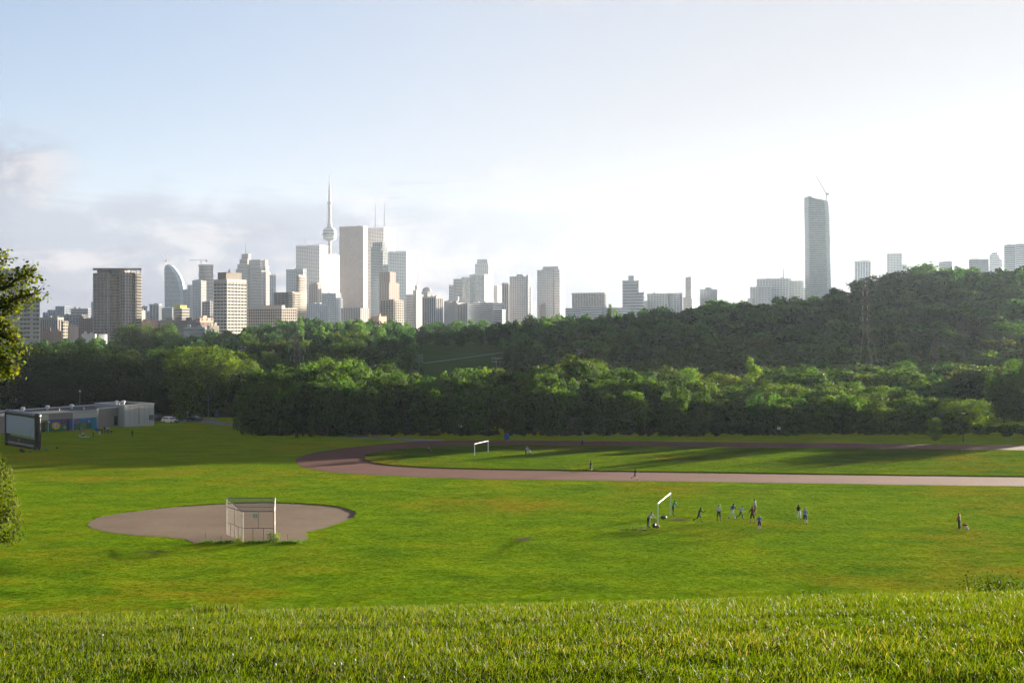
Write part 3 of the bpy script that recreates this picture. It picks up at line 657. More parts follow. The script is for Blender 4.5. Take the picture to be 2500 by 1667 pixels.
def bld(name, label, D, boxes, style='g', wall=(0.42, 0.41, 0.40), glass=GL_B, masts=(), plant=True, **kw):
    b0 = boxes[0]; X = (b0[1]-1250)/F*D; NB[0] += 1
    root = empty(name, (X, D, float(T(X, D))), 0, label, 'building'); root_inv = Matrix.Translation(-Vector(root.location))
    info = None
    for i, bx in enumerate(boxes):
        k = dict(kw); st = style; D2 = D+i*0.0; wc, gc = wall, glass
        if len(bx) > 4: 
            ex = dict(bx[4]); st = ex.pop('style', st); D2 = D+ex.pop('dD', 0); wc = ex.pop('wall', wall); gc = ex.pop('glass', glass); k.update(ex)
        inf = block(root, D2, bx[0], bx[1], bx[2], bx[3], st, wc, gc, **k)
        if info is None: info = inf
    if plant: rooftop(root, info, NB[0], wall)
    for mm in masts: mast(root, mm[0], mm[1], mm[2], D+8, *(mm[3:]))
    for ch in root.children: ch.data.transform(root_inv)
    return root
P_ = lambda **k: k
WHITE, CREAM, GREY, BRICK, TAN, PINK, PALE = (0.62, 0.61, 0.58), (0.52, 0.46, 0.38), (0.36, 0.37, 0.39), (0.22, 0.13, 0.10), (0.42, 0.33, 0.24), (0.44, 0.33, 0.29), (0.50, 0.52, 0.55)
AP, OF, LO = 'apartment_tower', 'office_tower', 'low_building'
# --- left: near apartment slab, built window by window
ra = empty('apartment_slab', W(40, 820, 800), 0, 'beige apartment slab at the left edge behind the leafy branch', 'building')
ia = block(ra, 800, 44, 97.5, 97.5, 729, 'p', CREAM, GL_D); ib = block(ra, 803, -90, 66, 66, 657, 'p', (0.50, 0.47, 0.42), GL_D)
def wallbox(mb, info, u0, u1, z0, z1, d0, d1, face=1):
    C, e1, e2, w1, w2, zb, zt = info; e, o = (e1, -e2) if face == 1 else (e2, -e1)
    a, c = C+e*u0, C+e*u1; mb.prism([tuple(a+o*d1), tuple(c+o*d1), tuple(c+o*d0), tuple(a+o*d0)], z0, z1)
MG = glassmat(GL_D); MWL = wallmat((0.56, 0.50, 0.43))
zt_a = ia[6]; w1a = ia[3]
for k in range(9):
    z = zt_a-1.0-3.0*(k+1)
    for u0, u1 in ((0.8, 2.6), (3.2, 4.6), (6.9, 8.8), (9.2, 11.2), (11.6, 13.6)):
        u0, u1 = u0/15*w1a, u1/15*w1a
        m = MB(); wallbox(m, ia, u0, u1, z+0.9, z+2.3, -0.2, 0.05); m.build('window', MG, ra)
    m = MB(); wallbox(m, ia, 0.42*w1a, 0.98*w1a, z-0.15, z+0.75, 0.0, 1.1); m.build('balcony', MWL, ra)
    m = MB(); wallbox(m, ia, 0.02*w1a, 0.36*w1a, z-0.1, z+0.6, 0.0, 0.5); m.build('balcony', MWL, ra)
for k in range(18):
    z = ib[6]-4.0-3.0*(k+1)
    for u in (2, 12.5):
        m = MB(); wallbox(m, ib, u, u+1.4, z, z+1.4, -0.2, 0.05); m.build('window', MG, ra)
m = MB()
for i in range(26): wallbox(m, ib, 0.4+i*1.5, 0.9+i*1.5, ib[6]-22, ib[6]+0.3, 0, 0.5); wallbox(m, ib, i*0.6*1.2, i*0.6*1.2+0.35, ib[6]-22, ib[6]+0.3, 0, 0.5, 2) if i < 9 else None
m.build('fins', wallmat(WHITE), ra)['kind'] = 'stuff'
iv = Matrix.Translation(-Vector(ra.location))
for ch in ra.children: ch.data.transform(iv)
# --- dark condominium with roof canopy
DKC = (0.13, 0.115, 0.105)
rc = bld(AP, 'dark gridded condominium tower with flat open roof canopy', 1160, [(229, 264, 266, 667, P_(sp=5.2, wm=0.9)), (262, 297, 300, 667.5, P_(dD=9, sp=7, wm=0.5, glass=(0.05, 0.055, 0.06))), (294, 306, 326, 664, P_(dD=-2, th=35, sp=3.6)), (320, 330, 345, 667, P_(dD=4, th=32, style='k', wall=(0.26, 0.22, 0.185), glass=(0.05, 0.045, 0.04)))],
     style='g', wall=(0.42, 0.36, 0.32), glass=(0.055, 0.055, 0.06), fh=3.0, band=0.28, proud=0.5, plant=False)
o0 = Vector(rc.location)
m = MB(); a, b, c_ = W(227, 655.5, 1158), W(348, 655, 1158), W(340, 655, 1195)
m.prism([(a.x, 1158), (b.x-1, 1158), ((b.x-1)*1190/1158, 1190), (a.x*1190/1158, 1190)], a.z-0.4, a.z+0.4); m.build('roof_canopy', M_METAL, rc, M=Matrix.Translation(-o0))
m = MB()
for px in (297, 309, 320, 333, 343): p = W(px, 668, 1161); m.tube(p, (p.x, p.y, a.z), 0.35, 0.35, 6)
m.build('canopy_posts', M_METAL, rc, M=Matrix.Translation(-o0))
m = MB(); p0, p1 = W(236, 668, 1164), W(263, 656, 1164); m.box(((p0.x+p1.x)/2, 1175, (p0.z+p1.z)/2), (p1.x-p0.x, 20, p1.z-p0.z)); p0, p1 = W(272, 668, 1168), W(302, 657, 1168); m.box(((p0.x+p1.x)/2, 1178, (p0.z+p1.z)/2), (p1.x-p0.x, 16, p1.z-p0.z))
m.build('penthouse', wallmat((0.22, 0.20, 0.19)), rc, M=Matrix.Translation(-o0))
# --- towers whose outline bends: stacked floors between two profile lines
def profile_tower(label, D, left, right, depth, glass, wall, fh, name=OF, th=0.0):
    ys = sorted(set([p[1] for p in left]+[p[1] for p in right])); y0, y1 = ys[0], max(ys)
    zt, zb = ZC-(y0-HOR)/F*D, ZC-(y1-HOR)/F*D; root = empty(name, (((left[-1][0]+right[-1][0])/2-1250)/F*D, D, zb), 0, label, 'building'); o = Vector(root.location)
    n = int((zt-zb)/fh); m = MB(); s = MB(); m2 = MB()
    def xr(y): return np.interp(y, [p[1] for p in left], [p[0] for p in left]), np.interp(y, [p[1] for p in right], [p[0] for p in right])
    def ring(y, d=0.0):
        l, r = xr(y); l, r = (l-1250)/F*D-d, (r-1250)/F*D+d; z = ZC-(y-HOR)/F*D
        ct, st = math.cos(th), math.sin(th); k = min(depth*0.3, (r-l)*0.45)
        return [(l, D-d+0.5, z), (r-k, D-d, z), (r, D+k, z), (r, D+depth+d, z), (l, D+depth+d, z)]
    prev = None; b0 = len(m.v)
    for i in range(n+1):
        y = y1+(y0-y1)*i/n; m.v += ring(y)
        if i: 
            for j in range(5): m.f.append((b0+(i-1)*5+j, b0+(i-1)*5+(j+1) % 5, b0+i*5+(j+1) % 5, b0+i*5+j)); m.m.append(0)
        if i < n:
            R0, R1 = ring(y, 0.3), ring(y+(y0-y1)/n*0.32, 0.3); s.add(R0+R1, [(j, (j+1) % 5, (j+1) % 5+5, j+5) for j in range(5)]+[(4, 3, 2, 1, 0), (5, 6, 7, 8, 9)])
    m.f.append(tuple(b0+n*5+j for j in range(5))); m.m.append(0)
    iv = Matrix.Translation(-o); m.build('glazing', glassmat(glass), root, M=iv); s.build('floor_bands', wallmat(wall), root, M=iv)['kind'] = 'stuff'; return root, o
def crane_luff(label, px, ybase, ycab, tip, D, back):
    a, b, t_, k = W(px, ybase, D), W(px, ycab, D), W(tip[0], tip[1], D), W(back[0], back[1], D); root = empty('tower_crane', a, 0, label, 'crane'); iv = Matrix.Translation(-a)
    m = MB(); m.tube(a, b, 0.9, 0.9, 4); m.build('mast', M_CRANE, root, M=iv)
    m = MB(); m.tube(b, t_, 0.8, 0.35, 4); m.build('jib', M_CRANE, root, M=iv)
    m = MB(); m.tube(b, k, 0.5, 0.3, 4); m.tube(k, t_, 0.12, 0.12, 4); m.build('a_frame', M_CRANE, root, M=iv)
    m = MB(); q = b+Vector((3.2, 0, -0.5)); m.box(q, (5, 2.4, 2.6)); m.tube(b, k+Vector((5, 0, -3)), 0.3, 0.3, 4); m.build('counterweight', M_CRANE, root, M=iv)
profile_tower('curved glass tower with sail-shaped right edge', 3300, [(408, 646), (401.5, 653), (401, 660), (402, 745), (402, 812)], [(413, 646), (420, 651), (428, 660), (436, 672), (442, 687), (445.5, 705), (446.5, 725), (446.5, 812)], 30, (0.15, 0.21, 0.26), (0.24, 0.30, 0.35), 3.6)
crane_luff('pale crane standing on the curved glass tower', 404, 652, 637, (396, 619), 3310, (409, 624))
gt, go = profile_tower('tallest glass tower on the right with slanting concave top', 2300, [(1974, 479), (1974.5, 520), (1976, 600), (1976.5, 735), (1977, 820)], [(1980, 479), (1990, 483), (2003, 486), (2021, 487.5), (2025, 492), (2027, 520), (2028.5, 580), (2030, 620), (2033, 725), (2034, 820)], 34, (0.19, 0.23, 0.235), (0.22, 0.26, 0.265), 3.6)
mast(gt, 2026, 600, 487, 2312, 1.0, 'corner_fin').data.transform(Matrix.Translation(-go))
crane_luff('white and red luffing crane on the tallest glass tower', 2017, 489, 474, (1989, 423), 2306, (2021, 463))
# --- left mid towers
bld(OF, 'slim grey double tower right of the curved tower', 2900, [(448, 459, 461, 707), (458, 465.5, 470, 696, P_(dD=-10))], 'g', GREY, GL_L)
bld(OF, 'blue-grey slab in front of the round tower', 2700, [(470, 490, 492, 684), (489, 491, 503.5, 686, P_(dD=-20, wall=CREAM, style='b'))], 'g', (0.40, 0.42, 0.46), GL_L)
rt = empty('round_tower', W(498.5, 812, 3000), 0, 'round unfinished tower with crane on its top', 'building'); ro = Vector(rt.location); iv = Matrix.Translation(-ro)
R = 17*3000/F; zt = W(0, 648, 3000).z; m = MB(); m.lathe([(R, ro.z), (R, zt)], 28, (ro.x, ro.y+R, 0)); m.build('glazing', glassmat((0.16, 0.15, 0.15)), rt, M=iv)
m = MB(); k = 0; z = ro.z
while z < zt-1: m.lathe([(R+.5, z), (R+.5, z+1.5)], 28, (ro.x, ro.y+R, 0)); z += 3.6
m.build('floor_bands', wallmat((0.40, 0.36, 0.33)), rt, M=iv)['kind'] = 'stuff'
m = MB(); m.lathe([(R+1.2, W(0, 673, 3000).z), (R+1.2, W(0, 669, 3000).z)], 28, (ro.x, ro.y+R, 0)); m.lathe([(R+1.4, zt-2), (R+1.6, zt+2)], 28, (ro.x, ro.y+R, 0)); m.build('formwork_ring', wallmat((0.30, 0.22, 0.19)), rt, M=iv)
hc = empty('tower_crane', W(491, 650, 3010), 0, 'flat-topped crane over the round unfinished tower', 'crane'); ho = Vector(hc.location); iv = Matrix.Translation(-ho)
m = MB(); m.tube(W(491, 650, 3010), W(491, 635, 3010), 0.9, 0.9, 4); m.build('mast', M_CRANE, hc, M=iv)
m = MB(); m.tube(W(462, 635, 3010), W(507, 635.5, 3010), 0.6, 0.9, 4); m.build('jib', M_CRANE, hc, M=iv)
m = MB(); m.box(W(505, 637, 3010), (4, 2, 4)); m.build('counterweight', M_CRANE, hc, M=iv)
bld(AP, 'white banded apartment tower with dark rooftop box', 1100, [(522, 554, 602, 683), (531.5, 552, 590, 664.5, P_(style='p', yb=684, wall=(0.20, 0.17, 0.145), dD=6))], 'g', (0.60, 0.54, 0.46), (0.10, 0.095, 0.09), fh=3.05, band=0.5, sp=4.2, wm=0.35, proud=0.25, masts=[(559.5, 666, 657, 1.0, 'flue', wallmat((0.2, 0.17, 0.15)))], top=1.6, plant=False)
bld(OF, 'stepped stone tower with single mast left of the cluster', 3100, [(590, 606, 613, 620), (585, 604, 612, 633, P_(dD=-6)), (580, 603, 612, 645, P_(dD=-12)), (576, 602, 611, 656, P_(dD=-18)), (608, 636, 643, 634, P_(dD=-30)), (612, 637, 649, 650, P_(dD=-40)), (614, 638, 652, 661, P_(dD=-46)), (643, 647, 654.5, 635, P_(dD=-20)), (643, 648, 657, 650, P_(dD=-34)), (643, 649, 660, 664, P_(dD=-42))], 'b', (0.44, 0.38, 0.35), (0.22, 0.23, 0.26), band=0.6, fh=4.0, masts=[(600, 622, 593, 1.1)], plant=False)
bld(OF, 'narrow tower with sunlit edge beside the stepped tower', 2950, [(659, 668, 673, 672)], 'v', (0.40, 0.38, 0.37), GL_L)
bld(AP, 'low brown-grey apartment block with striped front', 1250, [(602, 688, 724, 753), (640, 688, 696, 745, P_(style='p', yb=754))], 'g', (0.50, 0.44, 0.38), GL_D, fh=3.0, band=0.35, sp=3.4, wm=0.7, plant=False)
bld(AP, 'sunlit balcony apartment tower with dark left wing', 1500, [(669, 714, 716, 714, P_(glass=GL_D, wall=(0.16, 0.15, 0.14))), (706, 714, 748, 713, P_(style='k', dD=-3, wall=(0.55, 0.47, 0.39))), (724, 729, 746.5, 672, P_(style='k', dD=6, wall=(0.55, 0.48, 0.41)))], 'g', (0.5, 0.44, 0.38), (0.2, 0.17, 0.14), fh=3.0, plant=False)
bld(OF, 'blue glass tower behind the sunlit balcony tower', 2700, [(699, 740, 748, 657)], 'g', (0.40, 0.44, 0.48), GL_L)
bld(OF, 'broad grey office tower with white banded side left of spire', 3300, [(723, 780, 801, 598, P_(top=2))], 'g', (0.50, 0.51, 0.53), (0.24, 0.26, 0.29), fh=3.9, sp=7, masts=[(746, 598, 574, 0.4)], plant=True)
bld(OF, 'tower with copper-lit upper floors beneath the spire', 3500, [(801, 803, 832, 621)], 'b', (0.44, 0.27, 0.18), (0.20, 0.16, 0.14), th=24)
bld(OF, 'tall red-brown granite tower right of the needle spire', 3150, [(829, 886.5, 897, 552)], 'v', (0.40, 0.315, 0.285), (0.30, 0.24, 0.22), sp=3.0, wm=1.7, proud=0.1, plant=True, th=24)
bld(OF, 'white marble office tower with two antenna masts', 3250, [(895, 937, 966, 555, P_(top=2))], 'g', (0.64, 0.64, 0.63), (0.30, 0.31, 0.33), fh=3.9, band=0.55, sp=9, wm=0.8, masts=[(916, 556, 497, 1.0), (921, 556, 520, 0.4), (938, 556, 497, 1.2)], plant=True)
bld(OF, 'dark glass stepped tower before the white marble tower', 2800, [(910, 934, 941, 591), (906, 935, 947, 614, P_(dD=-12)), (906, 930, 945, 603, P_(dD=-4))], 'g', (0.26, 0.28, 0.29), (0.12, 0.14, 0.15), fh=3.8, plant=False)
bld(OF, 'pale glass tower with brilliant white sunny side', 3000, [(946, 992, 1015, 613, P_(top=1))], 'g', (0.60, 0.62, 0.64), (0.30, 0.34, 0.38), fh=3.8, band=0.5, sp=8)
bld(OF, 'brick stepped building in front of the white marble tower', 2300, [(925, 952, 966, 664), (926, 950, 975, 690, P_(dD=-14))], 'w', (0.36, 0.25, 0.20), GL_D, fh=3.8, plant=True)
bld(AP, 'dark and cream apartment block with balcony column', 1450, [(929, 961, 984, 733)], 'g', (0.46, 0.40, 0.34), GL_D, fh=3.0, rail=True, band=0.3, sp=4)
bld(OF, 'old pink stone building under the broad grey tower', 2500, [(754, 776, 785, 694), (758, 774, 781, 690, P_(dD=6))], 'w', (0.42, 0.32, 0.28), GL_D, fh=4.0, plant=False)
bld(LO, 'grey glass midrise at the foot of the granite tower', 2400, [(786, 820, 832, 716), (800, 822, 836, 728, P_(dD=-30))], 'g', (0.40, 0.43, 0.46), GL_L)
bld(LO, 'pale low block left of the granite tower foot', 2200, [(748, 780, 800, 742)], 'g', (0.46, 0.46, 0.46), GL_L)
bld(LO, 'brown low block right of the granite tower foot', 2200, [(832, 880, 900, 752)], 'w', (0.40, 0.34, 0.31), GL_D)
bld(OF, 'pink striped building with peaked tops right of white tower', 2600, [(992, 1008, 1033, 719), (1013, 1018, 1024, 697, P_(dD=10)), (1008, 1016, 1028, 709, P_(dD=4))], 'b', (0.47, 0.38, 0.35), (0.28, 0.27, 0.28), plant=False)
ro_ = bld(OF, 'small tower with dark rounded roof', 2700, [(1030, 1044, 1054, 712)], 'g', (0.36, 0.35, 0.36), GL_B, plant=False); oo = Vector(ro_.location)
p = W(1042, 712, 2710); m = MB(); m.lathe([(11, 0), (10, 5), (6.5, 9), (1, 10.5)], 16, tuple(p-oo)); m.build('dome', wallmat((0.2, 0.2, 0.22)), ro_)
bld(AP, 'grey striped apartment block with orange sunlit side', 1900, [(1032, 1064, 1081, 725)], 'v', (0.46, 0.38, 0.33), GL_B, sp=4.5, wm=1.4)
bx = bld(OF, 'grey block with slanting white roof screen', 2000, [(1084, 1114, 1118, 735, P_(style='p', wall=(0.36, 0.36, 0.37))), (1112, 1117, 1140, 740, P_(dD=-20, style='v', wall=(0.48, 0.41, 0.35)))], 'v', (0.45, 0.4, 0.36), GL_B, sp=5, wm=1.6, plant=False); oo = Vector(bx.location)
a, b, c_ = W(1087, 735, 1990), W(1119, 735, 1990), W(1119, 724, 1990); m = MB(); m.add([a-oo, b-oo, c_-oo, a-oo+Vector((0, 14, 0)), b-oo+Vector((0, 14, 0)), c_-oo+Vector((0, 14, 0))], [(0, 1, 2), (5, 4, 3), (0, 3, 4, 1), (1, 4, 5, 2), (2, 5, 3, 0)]); m.build('roof_screen', wallmat((0.7, 0.7, 0.69)), bx)
bld(OF, 'dark grey stepped tower left of the pale slab', 2800, [(1096, 1108, 1110, 697), (1107, 1128, 1131, 681, P_(dD=-10))], 'b', (0.33, 0.32, 0.33), GL_B)
bld(OF, 'pale windowless slab with bright right edge', 2600, [(1147, 1183, 1194, 670), (1128, 1148, 1150, 677, P_(dD=12))], 'v', (0.56, 0.58, 0.58), (0.42, 0.46, 0.46), sp=9, wm=0.4)
bld(AP, 'tall residential tower with stepped crown in the middle', 3000, [(1160, 1192, 1205, 644, P_()), (1165, 1190, 1199, 633, P_(dD=6))], 'g', (0.44, 0.45, 0.47), GL_L, fh=3.2, rail=True)
bld(OF, 'pale tower with sunlit gable behind the striped block', 2900, [(1205, 1215, 1227, 697)], 'p', (0.54, 0.50, 0.48), GL_L)
bld(OF, 'narrow grey tower with bright right edge', 2500, [(1226, 1241.5, 1246, 692)], 'v', (0.38, 0.37, 0.37), GL_B)
bld(OF, 'wide glass tower with small roof boxes right of centre', 2400, [(1245, 1284, 1292, 675), (1262, 1276, 1284, 670, P_(dD=8)), (1286, 1289, 1292, 672, P_(dD=2))], 'g', (0.42, 0.44, 0.46), GL_L, sp=6)
bld(OF, 'thin grey tower edge beside the wide glass tower', 2800, [(1290, 1296, 1299, 702)], 'b', (0.40, 0.40, 0.42), GL_B)
bld(OF, 'large banded tower with raised grey core at centre', 2500, [(1312, 1350, 1352, 659, P_(style='g', wall=(0.38, 0.38, 0.40))), (1346, 1367, 1380, 658, P_(dD=-6)), (1325, 1364, 1369, 650, P_(dD=4, style='p', wall=(0.48, 0.49, 0.51)))], 'b', (0.58, 0.57, 0.57), (0.28, 0.30, 0.33), band=0.5)
bld(LO, 'long low hospital-like block before the pale slab', 2000, [(1141, 1204, 1228, 739), (1204, 1226, 1234, 756, P_(dD=-30))], 'b', (0.50, 0.49, 0.49), GL_B)
bld(LO, 'small orange sunlit block beside the large banded tower', 1900, [(1318, 1322, 1333, 742)], 'p', (0.50, 0.40, 0.33), GL_B)
bld(LO, 'pale brick house block among treetops at centre', 1500, [(1286, 1292, 1298, 768)], 'w', (0.45, 0.34, 0.29), GL_D)
bld(OF, 'wide brown-grey block without windows on the ridge', 2200, [(1397, 1476, 1479, 715)], 'v', (0.37, 0.35, 0.34), (0.33, 0.31, 0.30), sp=6, wm=0.5, masts=[(1466, 716, 699, 0.3)], plant=False)
bld(LO, 'long pale low building under the wide brown-grey block', 1800, [(1380, 1510, 1535, 752), (1420, 1470, 1480, 748, P_(dD=6))], 'b', (0.52, 0.53, 0.55), GL_L)
bld(AP, 'white horizontally banded tower with rounded roof box', 2100, [(1520, 1560, 1571.5, 685), (1534, 1548, 1556, 673, P_(style='p', dD=8, yb=686))], 'b', (0.62, 0.62, 0.62), (0.24, 0.26, 0.28), fh=5.4, band=0.52, plant=False)
bld(LO, 'wide pale midrise with sunlit stair strip', 2200, [(1581, 1630, 1640, 717), (1636, 1660, 1665, 716, P_(dD=-6)), (1573, 1580, 1585, 735, P_(dD=10))], 'g', (0.52, 0.51, 0.50), GL_L, masts=[(1631, 718, 702, 0.4)])
bld(AP, 'single slim tower on the ridge right of centre', 2300, [(1674, 1688, 1699, 677), (1668, 1690, 1702, 726, P_(dD=-12))], 'b', (0.50, 0.48, 0.46), (0.34, 0.34, 0.35))
bld(LO, 'square brown block with little rooftop box', 2200, [(1710, 1740, 1750, 707), (1722, 1732, 1736, 702, P_(dD=8, style='p', yb=708)), (1712, 1735, 1745, 728, P_(dD=-25))], 'g', (0.42, 0.39, 0.38), GL_L, plant=False)
bld(OF, 'hazy hospital complex with chimney left of the tallest tower', 2400, [(1848, 1925, 1931, 680), (1832, 1850, 1852, 701, P_(dD=-8)), (1845, 1880, 1884, 700, P_(dD=-22, wall=(0.40, 0.41, 0.43))), (1926, 1955, 1961, 686, P_(dD=-8, wall=(0.40, 0.39, 0.39))), (1955, 1970, 1975, 703, P_(dD=-12)), (1826, 1834, 1836, 729, P_(dD=-10))], 'g', (0.50, 0.51, 0.52), GL_L, masts=[(1912.5, 681, 656, 1.4, 'chimney', wallmat((0.4, 0.37, 0.36))), (1943, 687, 668, 0.3)])
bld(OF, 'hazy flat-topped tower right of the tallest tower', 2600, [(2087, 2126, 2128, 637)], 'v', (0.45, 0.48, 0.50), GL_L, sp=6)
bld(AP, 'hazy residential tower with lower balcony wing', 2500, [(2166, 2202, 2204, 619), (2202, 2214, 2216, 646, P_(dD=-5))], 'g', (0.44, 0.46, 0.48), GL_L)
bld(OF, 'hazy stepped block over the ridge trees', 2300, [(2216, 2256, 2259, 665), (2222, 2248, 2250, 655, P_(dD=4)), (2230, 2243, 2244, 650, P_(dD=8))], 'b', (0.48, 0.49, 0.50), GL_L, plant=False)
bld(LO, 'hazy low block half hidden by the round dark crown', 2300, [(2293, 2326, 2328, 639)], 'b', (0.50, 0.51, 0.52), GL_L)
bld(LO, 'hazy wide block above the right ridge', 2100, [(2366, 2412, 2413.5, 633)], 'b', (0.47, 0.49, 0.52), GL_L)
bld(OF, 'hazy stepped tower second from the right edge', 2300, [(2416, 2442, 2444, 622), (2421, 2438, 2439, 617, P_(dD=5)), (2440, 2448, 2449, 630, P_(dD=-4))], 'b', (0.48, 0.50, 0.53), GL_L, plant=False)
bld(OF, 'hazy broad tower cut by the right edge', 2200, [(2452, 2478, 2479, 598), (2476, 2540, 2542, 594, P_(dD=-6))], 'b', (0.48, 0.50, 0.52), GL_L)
# --- low town in front of the towers at the left
bld(LO, 'blue-grey low building behind the orange lit block', 1900, [(105, 118, 120, 764), (117, 135, 138, 757, P_(dD=-8)), (136, 158, 172, 748, P_(dD=-14))], 'g', (0.36, 0.40, 0.46), GL_B)
bld(LO, 'dark windowed low block left of the dark condominium', 1500, [(155, 200, 212, 769)], 'g', (0.26, 0.26, 0.28), GL_B, fh=3.4)
bld(LO, 'long pale low roof left of the dark condominium', 1700, [(173, 215, 222, 754)], 'b', (0.46, 0.44, 0.43), GL_B)
bld(OF, 'blue slab half behind the dark condominium', 2100, [(222, 232, 234, 738)], 'p', (0.36, 0.42, 0.48), GL_B)
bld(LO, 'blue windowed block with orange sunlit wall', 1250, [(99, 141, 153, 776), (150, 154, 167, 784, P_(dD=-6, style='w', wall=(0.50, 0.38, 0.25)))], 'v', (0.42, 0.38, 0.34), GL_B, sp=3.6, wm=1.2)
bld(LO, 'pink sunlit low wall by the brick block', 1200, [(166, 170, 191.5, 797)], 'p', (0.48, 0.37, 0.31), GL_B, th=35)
bld(LO, 'dark brown brick block beside the dark condominium', 1180, [(192, 231, 233, 777)], 'w', (0.23, 0.15, 0.13), GL_B, fh=3.2, sp=3, wm=0.5)
bld(LO, 'flat rust-roofed hall below the orange lit block', 1000, [(98, 148, 154, 808)], 'p', (0.34, 0.22, 0.17), GL_B)
bld(LO, 'white flat hall below the brown brick block', 1000, [(199, 232, 236, 815), (240, 256, 262, 816, P_(dD=10))], 'p', (0.62, 0.62, 0.62), GL_B)
bld(LO, 'beige sunlit block at the right foot of the condominium', 1500, [(343, 346, 355, 758)], 'p', (0.48, 0.42, 0.34), GL_B)
bld(LO, 'grey windowed midrise right of the condominium', 1800, [(366, 388, 393, 743), (343, 356, 358, 748, P_(dD=10))], 'v', (0.38, 0.40, 0.43), GL_B)
bld(LO, 'dark red brick block right of the condominium', 1180, [(346, 388, 391, 783)], 'w', (0.19, 0.11, 0.10), GL_B, fh=3.2, sp=3, wm=0.6)
bld(LO, 'tan block with bright yellow box on its roof', 1500, [(424, 444, 462, 753), (425, 440, 456, 745, P_(dD=4, style='p', wall=(0.72, 0.52, 0.06), yb=754))], 'b', (0.46, 0.37, 0.27), GL_B, plant=False)
bld(LO, 'long dark brick block with rows of pale windows', 1150, [(390, 478, 485, 781)], 'w', (0.19, 0.13, 0.12), GL_L, fh=3.2, sp=3, wm=0.55)
bld(LO, 'terracotta building with cream upper floor', 1120, [(478, 488, 523, 776), (478, 490, 526, 787, P_(dD=-8, wall=(0.22, 0.14, 0.11)))], 'w', (0.50, 0.33, 0.25), GL_B, fh=3.6)
bld(LO, 'dark midrise with sunlit edge left of the white tower', 1600, [(494, 513, 522.5, 737)], 'g', (0.30, 0.29, 0.30), GL_B)
bld(LO, 'grey glass low block at the woods edge', 1000, [(450, 500, 506, 800)], 'b', (0.30, 0.33, 0.33), GL_B, fh=3.4)
bld(LO, 'small cream gable building at the woods edge', 980, [(505, 512, 535, 795)], 'p', (0.56, 0.49, 0.38), GL_B)
bld(LO, 'long dark distant midrise behind the low town', 2300, [(393, 420, 424, 752), (355, 366, 368, 760, P_(dD=20))], 'b', (0.36, 0.38, 0.42), GL_B)
bld(LO, 'hazy low town block beneath the stepped tower', 1900, [(560, 640, 652, 764)], 'b', (0.40, 0.40, 0.41), GL_B)
bld(LO, 'brown roofed low block with orange wall under the needle', 1300, [(905, 925, 944, 772)], 'p', (0.44, 0.28, 0.21), GL_B)
bld(LO, 'grey villa with white lantern among the ridge trees', 760, [(1316, 1342, 1366, 800), (1338, 1348, 1360, 791, P_(dD=3, style='w', wall=(0.5, 0.5, 0.52)))], 'w', (0.24, 0.21, 0.20), GL_D, fh=3, plant=False)
bld(LO, 'hazy low rooftops between the slim tower and hospital', 2500, [(1752, 1820, 1834, 742)], 'b', (0.50, 0.50, 0.50), GL_L)
# --- needle-like telecommunications tower
rn = empty('observation_tower', W(804.5, 812, 4020), 0, 'needle-like concrete observation tower with round pod', 'tower'); on = Vector(rn.location)
def zz(y): return W(0, y, 4020).z-on.z
k = 4020/F; MC = wallmat((0.47, 0.46, 0.46))
m = MB(); m.lathe([(11*k*0.62, 0), (9.2*k*.62, zz(700)), (7.6*k*.62, zz(620)), (6.6*k*.62, zz(580)), (6.0*k*.62, zz(555))], 24); m.build('shaft', MC, rn, smooth=True)
for a in (0.3, 2.39, 4.49):
    m = MB(); d = Vector((math.cos(a), math.sin(a), 0)); n_ = Vector((-d.y, d.x, 0))
    pr = [(15*k*.62, 0), (9*k*.62, zz(640)), (7.4*k*.62, zz(585))]
    P = [];  
    for r_, z_ in pr: P += [d*r_+n_*1.6+Vector((0, 0, z_)), d*r_-n_*1.6+Vector((0, 0, z_)), -n_*1.6+Vector((0, 0, z_)), n_*1.6+Vector((0, 0, z_))]
    fs = []
    for i in range(2):
        for j in range(4): fs.append((i*4+j, i*4+(j+1) % 4, i*4+4+(j+1) % 4, i*4+4+j))
    m.add(P, fs+[(8, 9, 10, 11)]); m.build('buttress', MC, rn)
m = MB(); m.lathe([(7*k, zz(588)), (14*k, zz(585)), (16*k, zz(582)), (16*k, zz(579)), (12*k, zz(578))], 32); m.build('radome', wallmat((0.66, 0.66, 0.66)), rn, smooth=True)
m = MB(); m.lathe([(13*k, zz(578)), (17*k, zz(577)), (17.2*k, zz(573)), (16.4*k, zz(572.5)), (16.4*k, zz(570.5)), (17*k, zz(570)), (16.6*k, zz(566)), (15.4*k, zz(565)), (15.4*k, zz(563)), (14.5*k, zz(560)), (9.5*k, zz(556)), (7*k, zz(555))], 32); m.build('pod', MC, rn)
m = MB(); m.lathe([(16.8*k, zz(572.4)), (16.8*k, zz(570.6))], 32); m.lathe([(16*k, zz(564.9)), (15.8*k, zz(563.2))], 32); m.build('pod_windows', glassmat(GL_D), rn)
m = MB(); m.lathe([(6*k, zz(556)), (5.6*k, zz(546)), (4.6*k, zz(544)), (4.2*k, zz(500))], 20); m.build('upper_shaft', MC, rn, smooth=True)
m = MB(); m.lathe([(4*k, zz(500)), (5.4*k, zz(497.5)), (5.4*k, zz(494)), (4*k, zz(492))], 20); m.build('sky_pod', MC, rn)
m = MB(); m.lathe([(3.2*k, zz(492)), (2.4*k, zz(462)), (1.9*k, zz(461)), (1.7*k, zz(450)), (1.0*k, zz(449)), (0.9*k, zz(440)), (0.45*k, zz(417))], 12); m.build('antenna', wallmat((0.55, 0.54, 0.55)), rn)
print('BUILDINGS', NB[0])

